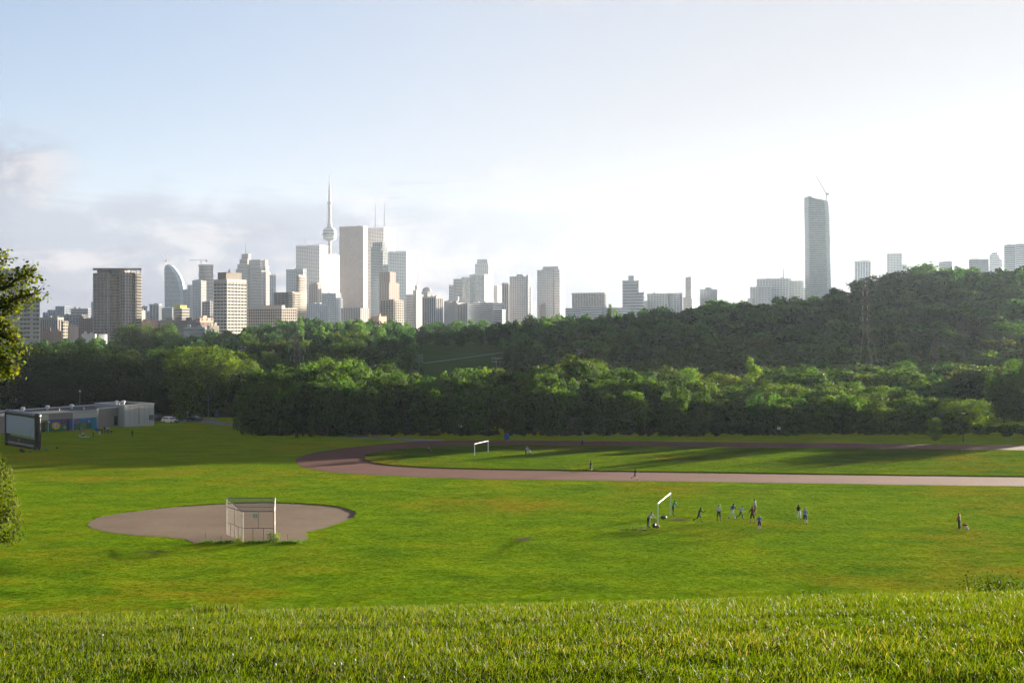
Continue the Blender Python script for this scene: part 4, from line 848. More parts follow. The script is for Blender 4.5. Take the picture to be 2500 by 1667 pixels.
# ------------------------------------------------------------------ people
SKIN_L, SKIN_D, SKIN_M = paint('skin_light', (0.46, 0.27, 0.19), 0.6, 0.08), paint('skin_dark', (0.10, 0.055, 0.035), 0.6, 0.08), paint('skin_mid', (0.28, 0.16, 0.10), 0.6, 0.08)
def cloth(name, c): return paint('cloth_'+name, c, 0.85, 0.22, 9.0)
HAIR = paint('hair_dark', (0.02, 0.015, 0.012), 0.6, 0.2); HAIRB = paint('hair_blond', (0.36, 0.25, 0.12), 0.6, 0.2)
PEOPLE = []
def skeleton(p):
    """joint positions, radii and bones of a 1.75 m figure facing +Y"""
    g = p.get; lean = g('lean', 0.05); V = []; R = []; E = []; tagb = []
    def add(v, r): V.append(Vector(v)); R.append(r); return len(V)-1
    def bone(a, b, t): E.append((a, b)); tagb.append(t)
    def rx(v, a): return Vector((v[0], v[1]*math.cos(a)+v[2]*math.sin(a), -v[1]*math.sin(a)+v[2]*math.cos(a)))
    hip = Vector((0, 0, 0.95)); pel = add(hip, (0.135, 0.105))
    up = lambda d, x=0, y=0: hip+rx((x, y, d), lean)
    wa = add(up(0.16), (0.128, 0.095)); ch = add(up(0.36, 0, 0.01), (0.155, 0.105)); nb = add(up(0.50), (0.075, 0.065)); nk = add(up(0.565, 0, 0.012), (0.056, 0.056))
    hl = lean*0.3; hb = V[nk]; hd = lambda d, y: hb+rx((0, y, d), hl+g('nod', 0.1))
    h0 = add(hd(0.055, 0.02), (0.072, 0.085)); h1 = add(hd(0.13, 0.015), (0.080, 0.100)); h2 = add(hd(0.20, 0.0), (0.062, 0.078)); ns = add(hd(0.095, 0.112), (0.014, 0.014))
    bone(pel, wa, 'hip'); bone(wa, ch, 'torso'); bone(ch, nb, 'torso'); bone(nb, nk, 'neck'); bone(nk, h0, 'head'); bone(h0, h1, 'head'); bone(h1, h2, 'head'); bone(h0, ns, 'head')
    for s, k in ((-1, 'L'), (1, 'R')):
        sh = add(up(0.45, s*0.165), (0.062, 0.06)); bone(nb, sh, 'torso')
        a = lean*0.6+g('arm'+k, 0.1); el = V[sh]+Vector((s*g('spread', 0.07), 0.29*math.sin(a), -0.29*math.cos(a))); e = add(el, (0.043, 0.043)); bone(sh, e, 'upperarm')
        b = a+g('elb'+k, 0.25); wr = el+Vector((s*0.01, 0.25*math.sin(b), -0.25*math.cos(b))); w = add(wr, (0.029, 0.025)); bone(e, w, 'forearm')
        d = Vector((0, math.sin(b), -math.cos(b))); n = Vector((0, math.cos(b), math.sin(b))); pm = add(wr+d*0.085, (0.020, 0.040)); bone(w, pm, 'hand')
        for q, (off, L) in enumerate(((0.030, 0.066), (0.010, 0.078), (-0.010, 0.072), (-0.030, 0.056))):
            f1 = add(wr+d*(0.10+L*0.5)+n*off, (0.0085, 0.0085)); f2 = add(wr+d*(0.095+L)+n*off+Vector((-s*0.014, 0, 0)), (0.0075, 0.0075)); bone(pm, f1, 'hand'); bone(f1, f2, 'hand')
        t1 = add(wr+d*0.06+n*0.048, (0.0095, 0.0095)); t2 = add(wr+d*0.095+n*0.066, (0.0085, 0.0085)); bone(w, t1, 'hand'); bone(t1, t2, 'hand')
        hj = add(hip+Vector((s*0.095, 0, -0.06)), (0.092, 0.098)); bone(pel, hj, 'hip')
        a = g('hip'+k, 0.0); kn = V[hj]+Vector((s*g('stance', 0.02), 0.43*math.sin(a), -0.43*math.cos(a))); m = add((V[hj]+kn)/2, (0.080, 0.084)); kk = add(kn, (0.055, 0.058)); bone(hj, m, 'thigh'); bone(m, kk, 'thigh2')
        b = a-g('kn'+k, 0.05); an = kn+Vector((s*g('stance', 0.02)*0.5, 0.42*math.sin(b), -0.42*math.cos(b))); c2 = add(kn*0.65+an*0.35+Vector((0, -0.012, 0)), (0.054, 0.058)); aj = add(an, (0.037, 0.040)); bone(kk, c2, 'calf'); bone(c2, aj, 'calf')
        ft = b*0.5; f0 = add(an+Vector((0, 0.10*math.cos(ft), -0.055+0.10*math.sin(ft)*0.6)), (0.042, 0.032)); f1 = add(an+Vector((0, 0.18*math.cos(ft), -0.062+0.18*math.sin(ft)*0.6)), (0.036, 0.022)); bone(aj, f0, 'foot'); bone(f0, f1, 'foot')
    return V, R, E, tagb
def person(label, loc, face, pose, shirt, legs, skin, hair=HAIR, height=1.75, short=True, sleeve=False, shoe=None, group=None, flat=None):
    V, R, E, tb = skeleton(pose)
    if pose.get('sit'):
        pass
    zmin = min(v.z for v in V)-0.03; me = bpy.data.meshes.new('sk'); me.from_pydata([(v.x, v.y, v.z-zmin) for v in V], E, [])
    o = bpy.data.objects.new('sk', me); COL.objects.link(o); md = o.modifiers.new('s', 'SKIN'); md.use_smooth_shade = True
    for i, d in enumerate(me.skin_vertices[0].data): d.radius = R[i]; d.use_root = (i == 0)
    o.modifiers.new('u', 'SUBSURF').levels = 1; o.modifiers['u'].render_levels = 1
    PEOPLE.append((o, [Vector((v.x, v.y, v.z-zmin)) for v in V], R, E, tb, label, loc, face, shirt, legs, skin, hair, height, short, sleeve, shoe or cloth('black', (0.02, 0.02, 0.022)), group, flat))
def finish_people():
    bpy.context.view_layer.update(); dg = bpy.context.evaluated_depsgraph_get()
    for (o, V, R, E, tb, label, loc, face, shirt, legs, skin, hair, height, short, sleeve, shoe, group, flat) in PEOPLE:
        src = bpy.data.meshes.new_from_object(o.evaluated_get(dg)); n = len(src.vertices); co = np.zeros(n*3); src.vertices.foreach_get('co', co); co = co.reshape(-1, 3)
        nm = np.zeros(n*3); src.vertices.foreach_get('normal', nm); nm = nm.reshape(-1, 3)
        polys = [tuple(p.vertices) for p in src.polygons]; cen = np.array([co[list(p)].mean(0) for p in polys])
        best = np.full(len(polys), 1e9); lab = np.zeros(len(polys), int); tpar = np.zeros(len(polys))
        for bi, (a, b) in enumerate(E):
            A, B = np.array(V[a]), np.array(V[b]); ab = B-A; L2 = ab @ ab+1e-9; t = np.clip((cen-A) @ ab/L2, 0, 1); d = np.linalg.norm(cen-(A+t[:, None]*ab), axis=1)-(R[a][0]*(1-t)+R[b][0]*t)
            m = d < best; best[m] = d[m]; lab[m] = bi; tpar[m] = t[m]
        names = np.array([tb[i] for i in lab]); k = height/1.75
        root = empty('person', loc, face, label, 'person', group)
        if flat: root.rotation_euler = flat
        def cut(name, sel, off, mat):
            ids = [i for i in range(len(polys)) if sel[i]]
            if not ids: return
            used = sorted({v for i in ids for v in polys[i]}); mp = {v: j for j, v in enumerate(used)}
            m = bpy.data.meshes.new(name); m.from_pydata([tuple((co[v]+nm[v]*off)*k) for v in used], [], [tuple(mp[v] for v in polys[i]) for i in ids]); m.materials.append(mat)
            m.polygons.foreach_set('use_smooth', np.ones(len(m.polygons), bool)); link(bpy.data.objects.new(name, m), root)
        cut('body', np.ones(len(polys), bool), 0.0, skin)
        cut('shirt', np.isin(names, ['torso', 'hip', 'upperarm']+(['forearm'] if sleeve else [])) & ~((names == 'hip') & (cen[:, 2] < V[0].z-0.02)), 0.014, shirt)
        cut('shorts' if short else 'trousers', ((names == 'hip') & (cen[:, 2] < V[0].z+0.05)) | np.isin(names, ['thigh', 'thigh2']+([] if short else ['calf'])), 0.018, legs)
        cut('shoes', names == 'foot', 0.010, shoe)
        hv = V[tb.index('head')+0] if False else None
        hm = (names == 'head'); top = cen[hm][:, 2].max() if hm.any() else 0; yc_ = cen[hm][:, 1].mean() if hm.any() else 0
        cut('hair', hm & ((cen[:, 2] > top-0.075) | (cen[:, 1] < yc_-0.02)), 0.012, hair)
        bpy.data.objects.remove(o)
C_ = cloth
W_, BK, NV, BL, GR, MR, RD, YL, PKc, LB, GY, DG = C_('white', (.62, .62, .62)), C_('black', (.018, .018, .02)), C_('navy', (.02, .025, .06)), C_('blue', (.03, .07, .30)), C_('green', (.01, .22, .15)), C_('maroon', (.10, .015, .015)), C_('red', (.35, .03, .02)), C_('yellow', (.50, .30, .03)), C_('pink', (.50, .16, .18)), C_('lightblue', (.24, .36, .50)), C_('grey', (.30, .30, .33)), C_('darkgrey', (.06, .06, .065))
STAND, WALK = dict(), dict(hipL=0.35, knL=0.1, hipR=-0.3, knR=0.35, armL=-0.35, armR=0.4)
RUN = dict(lean=0.35, hipL=0.75, knL=0.7, hipR=-0.55, knR=0.75, armL=-0.7, elbL=1.3, armR=0.6, elbR=1.3)
GRP = 'people playing football on the lawn'
def at(px, py): return GP(px, py)
R_ = math.radians
# facing: 0 looks away from the camera, -90 looks to the right
person('person in grey top bending over beside the near goal post', at(1583, 1287), R_(-60), dict(lean=0.75, armL=0.2, armR=0.3, elbL=0.1, elbR=0.2, nod=0.4), GY, DG, SKIN_L, height=1.75, short=False)
person('goalkeeper in green shirt leaning forward by the far post', at(1643, 1258.5), R_(-70), dict(lean=0.38, knL=0.3, hipL=0.2, armL=0.5, armR=0.4, elbL=0.3), GR, BK, SKIN_D, height=1.78)
person('runner dressed in black striding towards the ball', at(1706, 1275), R_(-85), RUN, BK, BK, SKIN_D, height=1.8)
person('player in white shirt and dark shorts standing near the runner', at(1755, 1272), R_(-30), dict(stance=0.06), W_, BK, SKIN_D, height=1.8)
person('player in blue shirt and white trousers kicking the ball', at(1788, 1266), R_(-75), dict(lean=0.2, hipL=0.55, knL=0.2, hipR=-0.5, knR=0.5, armL=-0.7, elbL=0.6, armR=0.7, elbR=0.5), BL, W_, SKIN_M, height=1.82, short=False)
person('player in pale shirt and black trousers running by the ball', at(1808, 1267), R_(-80), dict(RUN), LB, BK, SKIN_M, height=1.6, short=False)
person('player in striped pale shirt farthest back in the group', at(1844, 1256), R_(60), dict(stance=0.04, lean=0.12), GY, C_('brown', (.16, .09, .05)), SKIN_L, height=1.75)
person('player in maroon shirt standing with legs apart', at(1837, 1277), R_(10), dict(stance=0.10, spread=0.12, armL=0.4, elbL=0.6), MR, C_('brown2', (.06, .035, .03)), SKIN_L, height=1.78)
person('fair-haired child in blue shirt seen from behind', at(1854, 1294), R_(-10), dict(spread=0.12), BL, NV, SKIN_L, HAIRB, height=1.52)
person('player in black shirt and white trousers on the right', at(1950, 1267.5), R_(5), WALK, BK, W_, SKIN_M, height=1.68, short=False)
person('player in light blue shirt and navy shorts walking off', at(1966, 1279), R_(-10), dict(WALK), LB, NV, SKIN_L, HAIRB, height=1.78)
person('lone girl in red top with dark trousers beside a ball', at(2342, 1292), R_(40), dict(), RD, C_('darkgreen', (.02, .035, .025)), SKIN_L, height=1.68, short=False, sleeve=True, shoe=GY)
person('walker in black top on the near straight of the track', at(1442, 1151.5), R_(-80), WALK, BK, BK, SKIN_L, height=1.75)
person('jogger in dark clothes on the near straight of the track', at(1550, 1171), R_(-80), dict(RUN, lean=.15), BK, MR, SKIN_L, height=1.75)
person('small far jogger on the shaded far straight', at(1421, 1086), R_(-70), WALK, C_('teal', (.12, .25, .24)), BK, SKIN_L, height=1.75, short=False)
person('person in pale blue pushing a stroller on the shaded infield', at(1284, 1112), R_(-85), dict(lean=0.3, armL=0.9, armR=0.9, elbL=0.4, elbR=0.4), LB, NV, SKIN_L, height=1.7, short=False)
SIT = dict(lean=-0.1, hipL=1.45, hipR=1.45, knL=0.6, knR=0.6, armL=0.5, armR=0.5)
person('person sitting alone on the grass near the track bend', at(1047, 1103), R_(-110), SIT, C_('tan', (.35, .24, .16)), BK, SKIN_L, height=1.7)
person('person lying on the grass at the far side of the infield', at(1352, 1090), 0, dict(), C_('slate', (.12, .14, .17)), BK, SKIN_L, height=1.7, short=False, flat=(R_(-84), 0, R_(80)))
for px, py, sh, lg, f, lab, h in ((228, 1065.5, PKc, DG, 100, 'person in pink top at the left of the group by the mural', 1.7), (243, 1063, BK, W_, 30, 'person in black top and white trousers by the mural', 1.6), (249, 1058, YL, BK, -20, 'person in yellow top inside the group by the mural', 1.7), (255, 1058, NV, DG, 160, 'person in navy top in the middle of the group', 1.7), (263, 1059, W_, NV, 20, 'person in white shirt standing in the group by the mural', 1.75), (272, 1062, YL, BK, -160, 'person in yellow shirt at the right of the group', 1.75), (323, 1066, C_('forest', (.02, .05, .03)), BK, -30, 'dark-clothed child walking apart from the mural group', 1.5)):
    person(lab, at(px, py), R_(f), dict(WALK) if px == 323 else dict(stance=0.03), sh, lg, SKIN_M, height=h, short=(px == 272))
person('person in white stooping over picnic things by the mural', at(195, 1055), R_(-80), dict(lean=1.1, armL=0.5, armR=0.5, knL=.3, hipL=.2, knR=.3, hipR=.2), W_, BK, SKIN_M, height=1.5)
person('person in white sitting on the picnic blanket', at(202, 1066), R_(-90), SIT, W_, BK, SKIN_M, height=1.6)
finish_people()

# ------------------------------------------------------------------ objects on the lawn
M_WHITE = paint('white_paint', (0.74, 0.74, 0.72), 0.45, 0.08); M_GALV = paint('galvanised_steel', (0.27, 0.25, 0.23), 0.55, 0.25, 3.0, 0.3); M_BLACK = paint('black_plastic', (0.018, 0.018, 0.02), 0.5, 0.3)
M_RUBBER = paint('rubber', (0.015, 0.015, 0.015), 0.8, 0.2); M_RED = paint('red_fabric', (0.40, 0.04, 0.03), 0.8); M_BLUEP = paint('blue_plastic', (0.015, 0.06, 0.32), 0.45); M_ORANGE = paint('orange_plastic', (0.65, 0.12, 0.03), 0.5)
def goal(label, a, b, h, r):
    a, b = Vector(a), Vector(b); root = empty('football_goal', (a+b)/2, 0, label, 'goal'); iv = Matrix.Translation(-Vector(root.location))
    for p in (a, b): MB().tube(p-Vector((0, 0, .1)), p+Vector((0, 0, h)), r, r, 10).build('post', M_WHITE, root, M=iv, smooth=False)
    MB().tube(a+Vector((0, 0, h-r)), b+Vector((0, 0, h-r)), r, r, 10).build('crossbar', M_WHITE, root, M=iv)
goal('white football goal frame nearest the players', GP(1606, 1287), GP(1637, 1257.5), 2.55, 0.052)
goal('white football goal frame on the shaded track infield', GP(1158.5, 1114), GP(1191.5, 1105.5), 2.3, 0.05)
def football(label, p, mat, r=0.11):
    root = empty('football', p, 0, label, 'ball'); MB().ball((0, 0, r), r, 10).build('shell', mat, root, smooth=True)
    m = MB()
    for a in range(5):
        for e, z in ((0.5, 0.55), (0.62, -0.45)):
            t = a*1.2566+(0.6 if z < 0 else 0); d = Vector((math.cos(t)*.85, math.sin(t)*.85, z)).normalized(); u = d.orthogonal().normalized(); v = d.cross(u)
            m.add([d*r*1.01+(u*math.cos(q*1.2566)+v*math.sin(q*1.2566))*r*.3+Vector((0, 0, r)) for q in range(5)], [(0, 1, 2, 3, 4)])
    m.build('panels', M_BLACK, root)
football('white football at the feet of the kicking player', GP(1794, 1265.5, -0.02), M_WHITE)
football('dark and white ball on the grass by the girl in red', GP(2361, 1293.5, 0), M_WHITE, 0.19)
def bag(label, p, L, w, h, mat, rz=0.0):
    root = empty('sports_bag', p, rz, label, 'bag'); m = MB(); n = 9
    prof = [(math.sin(math.pi*i/n)**0.45) for i in range(n+1)]; b = len(m.v)
    for i in range(n+1):
        for j in range(10):
            t = 2*math.pi*j/10; m.v.append(((i/n-.5)*L, math.cos(t)*w/2*max(.15, prof[i])*(1+.1*math.sin(3*i)), h*(.48+.5*math.sin(t)*max(.15, prof[i]))))
    for i in range(n):
        for j in range(10): m.f.append((b+i*10+j, b+i*10+(j+1) % 10, b+(i+1)*10+(j+1) % 10, b+(i+1)*10+j)); m.m.append(0)
    m.f += [tuple(b+j for j in range(9, -1, -1)), tuple(b+n*10+j for j in range(10))]; m.m += [0, 0]; m.build('body', mat, root, smooth=True)
    m = MB(); pts = [Vector((L*.22*math.cos(math.pi*k/6), 0, h*.9+h*.35*math.sin(math.pi*k/6))) for k in range(7)]; m.path(pts, [0.015]*7, 5); m.build('handle', M_BLACK, root)
bag('black bag lying inside the near goal', GP(1620, 1267), 0.75, 0.4, 0.42, M_BLACK, 0.3)
bag('dark bag leaning near the near goal post', GP(1597, 1288), 0.6, 0.4, 0.55, M_BLACK, 1.2)
bag('reddish bag at the foot of the near goal post', GP(1604, 1289), 0.55, 0.35, 0.35, paint('rust_fabric', (0.20, 0.09, 0.07), 0.8), 0.2)
bag('red bag on the grass beside the girl in red', GP(2356, 1283.5), 0.6, 0.35, 0.24, M_RED, 0.1)
def bicycle(label, p, rz, mat):
    root = empty('bicycle', p, rz, label, 'bicycle'); L = Matrix.Translation((0, 0, 0.10)) @ Matrix.Rotation(R_(78), 4, 'X')
    for x in (-0.52, 0.52):
        m = MB(); m.torus((x, 0, 0.34), 0.325, 0.022, 'y', 22, 6); w = m.build('wheel', M_RUBBER, root, M=L)
        m = MB(); m.tube((x, -.04, .34), (x, .04, .34), .025, .025, 8)
        for k in range(10): a = k*.628; m.tube((x, 0, .34), (x+.31*math.cos(a), 0, .34+.31*math.sin(a)), .003, .003, 4)
        m.build('spokes', M_GALV, w)
    m = MB(); bb, st, hd, hb = (-.08, 0, .29), (-.20, 0, .78), (.36, 0, .80), (.40, 0, .66)
    for a, b in ((bb, st), (bb, hb), (st, hd), (st, (-.52, 0, .34)), (bb, (-.52, 0, .34)), (hd, (.52, 0, .34))): m.tube(a, b, .018, .016, 7)
    m.build('frame', mat, root, M=L); m = MB(); m.tube((.34, 0, .80), (.33, 0, .95), .014, .014, 6); m.tube((.36, -.28, .97), (.36, .28, .97), .012, .012, 6); m.build('handlebar', M_BLACK, root, M=L)
    m = MB(); m.ball((-.22, 0, .86), .11, 8, (1.2, .6, .35)); m.tube(st, (-.22, 0, .86), .013, .013, 6); m.build('saddle', M_BLACK, root, M=L); m = MB(); m.lathe([(.09, -.01), (.09, .01)], 12); m.build('chainring', M_GALV, root, M=L @ Matrix.Translation(bb) @ Matrix.Rotation(R_(90), 4, 'X'))
bicycle('bicycle lying on the grass, leftmost beside the near goal', GP(1531, 1295), 0.15, M_BLACK); bicycle('bicycle lying on the grass between the other bicycle and goal', GP(1562, 1296), -0.35, M_GALV)
# stroller on the infield
rs = empty('stroller', GP(1297, 1113), R_(-5), 'pale stroller pushed across the shaded infield', 'stroller')
for x, y, r in ((-.3, -.28, .16), (-.3, .28, .16), (.45, -.22, .12), (.45, .22, .12)): m = MB(); m.torus((x, y, r), r-.03, .03, 'y', 16, 6); m.build('wheel', M_RUBBER, rs)
m = MB()
for y in (-.26, .26):
    for a, b in (((-.55, 1.02), (.45, .15)), ((-.3, .16), (.15, .62)), ((-.3, .16), (.45, .15))): m.tube((a[0], y, a[1]), (b[0], y, b[1]), .018, .018, 6)
m.tube((-.55, -.26, 1.02), (-.55, .26, 1.02), .018, .018, 6); m.build('frame', M_GALV, rs)
m = MB(); m.add([(-.25, -.24, .85), (-.25, .24, .85), (-.02, .24, .42), (-.02, -.24, .42), (.4, .24, .42), (.4, -.24, .42), (.5, .24, .25), (.5, -.24, .25)], [(0, 1, 2, 3), (3, 2, 4, 5), (5, 4, 6, 7)]); m.build('seat', LB, rs)
m = MB(); b = len(m.v)
for i in range(6):
    a = 0.4+i*.35
    for y in (-.25, .25): m.v.append((-.15-.35*math.cos(a)*-1*.6-.2, y, .62+.42*math.sin(a)))
for i in range(5): m.f.append((2*i, 2*i+1, 2*i+3, 2*i+2)); m.m.append(0)
m.build('hood', LB, rs)
# ------------------------------------------------------------------ backstop
rb = empty('backstop', GP(630, 1321), 0, 'chain-link baseball backstop with sloping mesh roof', 'backstop'); ob = Vector(rb.location); iv = Matrix.Translation(-ob)
A, B = GP(592, 1322), GP(669.5, 1322); Cl = GP(553, 1304.5); Dr_ = GP(671.5, 1304.5)
zA = W(0, 1248, A.y).z; zC = W(0, 1215, Cl.y).z; up_ = lambda p, z: Vector((p.x, p.y, z))
m = MB(); PR = 0.055
def post(p, z, r=.045, name='post'): MB().tube(p-Vector((0, 0, .2)), up_(p, z), r, r, 8).build(name, M_GALV, rb, M=iv)
post(A, zA, 0.065); post(B, zA, 0.065); post(Cl, zC); post(Dr_, zC)
mid = lambda a, b, t: a+(b-a)*t
rails = MB(); zr = lambda p, f, z: up_(p, p.z+(z-p.z)*f)
zCl2 = W(0, 1236, Cl.y).z
for a, b, za, zb_ in ((A, B, zA, zA), (A, Cl, zA, zCl2), (B, Dr_, zA, zCl2)):
    rails.tube(up_(a, za), up_(b, zb_), .05, .05, 6); rails.tube(zr(a, .45, za), zr(b, .45, zb_), .035, .035, 6)
rails.tube(up_(Cl, zC), up_(Dr_, zC), .05, .05, 6); rails.tube(up_(A, zA), up_(Cl, zC), .05, .05, 6); rails.tube(up_(B, zA), up_(Dr_, zC), .05, .05, 6)
for f in (0.33, 0.66): rails.tube(mid(up_(A, zA), up_(Cl, zC), f), mid(up_(B, zA), up_(Dr_, zC), f), .03, .03, 6)
rails.build('rails', M_GALV, rb, M=iv)
for t_, f0, f1 in ((0.5, .45, 1.0), (0.33, 0, .45), (0.66, 0, .45)):
    p = mid(A, B, t_); MB().tube(zr(p, f0, zA), zr(p, f1, zA), .028, .028, 6).build('stay', M_GALV, rb, M=iv)
for t_, f0, f1 in ((0.5, 0, .97), (0.25, 0, .45), (0.75, 0, .45)):
    for q, z0 in ((Cl, zCl2), (Dr_, zCl2)):
        p = mid(A if q is Cl else B, q, t_); zz_ = mid(Vector((0, 0, zA)), Vector((0, 0, z0)), t_).z; MB().tube(zr(p, f0, zz_), zr(p, f1, zz_), .028, .028, 6).build('stay', M_GALV, rb, M=iv)
def chain(P00, P10, P11, P01, name, step=0.10, r=0.0017):
    """diamond wire mesh on a four-sided panel"""
    L = (P10-P00).length; H = (P01-P00).length; nl, nh = int(L/step), int(H/step); m = MB()
    pt = lambda u, v: (P00*(1-u)+P10*u)*(1-v)+(P01*(1-u)+P11*u)*v
    for k in range(-nh, nl):
        for s in (0, 1):
            u0, v0, u1, v1 = k/nl, 0.0, (k+nh)/nl, 1.0
            if u0 < 0: v0 = -k/nh; u0 = 0.0
            if u1 > 1: v1 = (nl-k)/nh; u1 = 1.0
            if v1 <= v0: continue
            if s: u0, u1 = 1-u0, 1-u1
            m.tube(pt(u0, v0), pt(u1, v1), r, r, 3, cap=False)
    o = m.build(name, M_GALV, rb, M=iv); o['kind'] = 'stuff'
chain(A, B, up_(B, zA), up_(A, zA), 'chain_link'); chain(A, Cl, up_(Cl, zCl2), up_(A, zA), 'chain_link'); chain(B, Dr_, up_(Dr_, zCl2), up_(B, zA), 'chain_link')
chain(up_(A, zA), up_(B, zA), up_(Dr_, zC), up_(Cl, zC), 'chain_link', 0.10, 0.003); chain(up_(A, zA), up_(Cl, zCl2), up_(Cl, zC), up_(A, zA+.02), 'chain_link')
sg0, sg1 = W(616.5, 1264, A.y-.06), W(629, 1252.5, A.y-.06); sc_ = (sg0+sg1)/2
m = MB(); m.box(sc_, (sg1.x-sg0.x, .02, sg1.z-sg0.z)); sgn = m.build('sign', M_WHITE, rb, M=iv)
m = MB()
for dx in (-.08, .12):
    for q in range(2):
        m.lathe([(0.001, 0), (.055-.015*q, 0.004), (.055-.015*q, 0.006)], 10)
    for i in range(len(m.v)-60, len(m.v)): x, y, z = m.v[i]; m.v[i] = (sc_.x+dx+x, sc_.y-.012-z, sc_.z-.03+y)
m.build('print', paint('blue_print', (.03, .07, .16)), sgn, M=iv)
# stubby posts and weeds near the backstop
for px, y0, y1, lab in ((501.5, 1313, 1300, 'short rusty stake left of the backstop, farther one'), (540, 1319, 1308, 'short stake just left of the backstop'), (702, 1319, 1304, 'short stake right of the backstop')):
    p = GP(px, y0); o = MB().tube((0, 0, -.1), (0, 0, (y0-y1)*p.y/F), .03, .025, 6).build('stake', M_GALV); o.location = p; tag(o, lab, 'stake')
def weeds(label, p, w, h, n, color, seed, name='weed_clump', loose=0.5):
    rng = np.random.default_rng(seed); C = np.stack([rng.normal(0, w/2.5, n), rng.normal(0, w/3, n), rng.uniform(0, 1, n)**1.3*h], 1)
    P_a, Fq, tn = leaf_quads(C, np.tile([0, 0, .4], (n, 1)), 0.05+0.02*w, rng.uniform(.2, 1, n), rng); root = empty(name, p, 0, label, 'plant')
    o = link(bpy.data.objects.new('leaves', npmesh('leaves', P_a, Fq, [M_LEAF], {'tone': tn})), root); o.color = (*color, 1)
    m = MB()
    for i in range(12): a = rng.uniform(0, 6.28); x, y = rng.normal(0, w/4), rng.normal(0, w/5); m.tube((x, y, -.05), (x+math.cos(a)*h*.2, y+math.sin(a)*h*.2, h*rng.uniform(.6, 1.1)), .012, .004, 4)
    m.build('stems', paint('green_stem', (.09, .12, .03)), root)['kind'] = 'stuff'; return root
weeds('bright yellow-green weed at the right backstop post', GP(676, 1322), 0.5, 0.85, 260, (2.4, 2.0, .6), 1); weeds('dark weed inside the right end of the backstop', GP(662, 1320), 0.45, 0.75, 240, (.7, .8, .7), 2)
weeds('brownish weed at the left front backstop post', GP(583, 1322), 0.5, 0.5, 160, (2.0, 1.4, .6), 3)
for px in (505, 540, 562, 615, 640, 700, 722): weeds('low green weed along the near rim of the diamond', GP(px, 1325), 0.8, 0.25, 200, (1.2, 1.4, .6), px).update({'group': 'rim weeds'}) if False else tag(weeds('low green weed along the near rim of the diamond', GP(px, 1325), 0.9, 0.22, 220, (1.2, 1.4, .6), px), group='rim weeds')
# ------------------------------------------------------------------ inflatable screen
SL, SR = GP(17, 1086), GP(94, 1097); ax = (SR-SL); ax.z = 0; wid = ax.length; ang = math.atan2(ax.y, ax.x)
ri = empty('inflatable_screen', (SL+SR)/2, ang, 'black inflatable outdoor movie screen at the left of the lawn', 'screen')
ri.location.z = min(SL.z, SR.z); hS = 7.0; rt_ = 0.62; hw = wid/2-rt_*.6
M_PVC = paint('black_vinyl', (0.022, 0.020, 0.020), 0.32, 0.25, 1.5, 0, .5); M_SCR = paint('projection_cloth', (0.55, 0.60, 0.66), 0.7, 0.05, .6)
def pill(a, b, r, name): 
    a, b = Vector(a), Vector(b); m = MB(); n = 10
    for k in range(n):
        t0, t1 = k/n, (k+1)/n; f = lambda t: r*(1+.05*math.sin(t*60))*(0.86+.14*min(1, min(t, 1-t)*12)); m.tube(a+(b-a)*t0, a+(b-a)*t1, f(t0), f(t1), 16, cap=k in (0, n-1))
    return m.build(name, M_PVC, ri, smooth=True)
pill((-hw, 0, 0.05), (-hw, 0, hS), rt_, 'side_tube'); pill((hw, 0, 0.05), (hw, 0, hS), rt_, 'side_tube'); pill((-hw-.3, 0, hS-.3), (hw+.3, 0, hS-.3), rt_, 'top_tube'); pill((-hw, 0, rt_), (hw, 0, rt_), rt_*1.02, 'base_tube')
m = MB(); m.box((0, -.30, 1.45), (2*hw, .12, 1.5)); m.build('skirt', M_PVC, ri)
m = MB(); N_ = 12; b = 0
for i in range(N_+1):
    for j in range(N_+1): u, v = i/N_*2-1, j/N_*2-1; m.v.append((u*(hw-.25), -.42-.10*(1-u*u)*(1-v*v)+.0, 4.5+v*1.95))
for i in range(N_):
    for j in range(N_): m.f.append((i*(N_+1)+j, (i+1)*(N_+1)+j, (i+1)*(N_+1)+j+1, i*(N_+1)+j+1)); m.m.append(0)
m.build('projection_sheet', M_SCR, ri, smooth=True)
m = MB(); m.box((-.6, -.46, 1.55), (.14, .04, .5)); m.box((-.6, -.46, .95), (.14, .04, .3)); m.build('tag_strip', paint('pale_print', (.6, .5, .42)), ri)
def rope(a, b): return MB().tube(a, b, .02, .02, 5)
m = MB(); m.tube((hw+.2, -.2, .5), (hw+1.9, -.8, .15), .16, .13, 10); m.build('air_hose', M_PVC, ri)
for s in (-1, 1): rope((s*hw, 0, hS-.4), (s*(hw+1.6), -3.5, 0)).build('guy_rope', M_BLACK, ri)
def blower(label, p, mat, s=1.0):
    root = empty('air_blower', p, 0.4, label, 'blower'); m = MB(); m.lathe([(.26*s, -.18*s), (.30*s, 0), (.26*s, .18*s)], 16); m.build('housing', mat, root, M=Matrix.Translation((0, 0, .32*s)) @ Matrix.Rotation(R_(90), 4, 'X'))
    m = MB(); m.box((.28*s, 0, .14*s), (.4*s, .26*s, .26*s)); m.build('nozzle', mat, root); m = MB(); m.box((0, 0, .03), (.5*s, .34*s, .06)); m.build('base', M_BLACK, root)
blower('black air blower in front of the movie screen', GP(52, 1103.5), M_BLACK, 1.2); blower('green air blower at the hose end of the movie screen', GP(113, 1098), paint('green_plastic', (.04, .30, .16), .5), .9)
bag('dark case on the grass right of the movie screen', GP(139, 1094.5), .6, .35, .3, M_BLACK, .2); bag('dark coil lying before the movie screen', GP(74, 1103), .7, .4, .15, M_BLACK, .2)

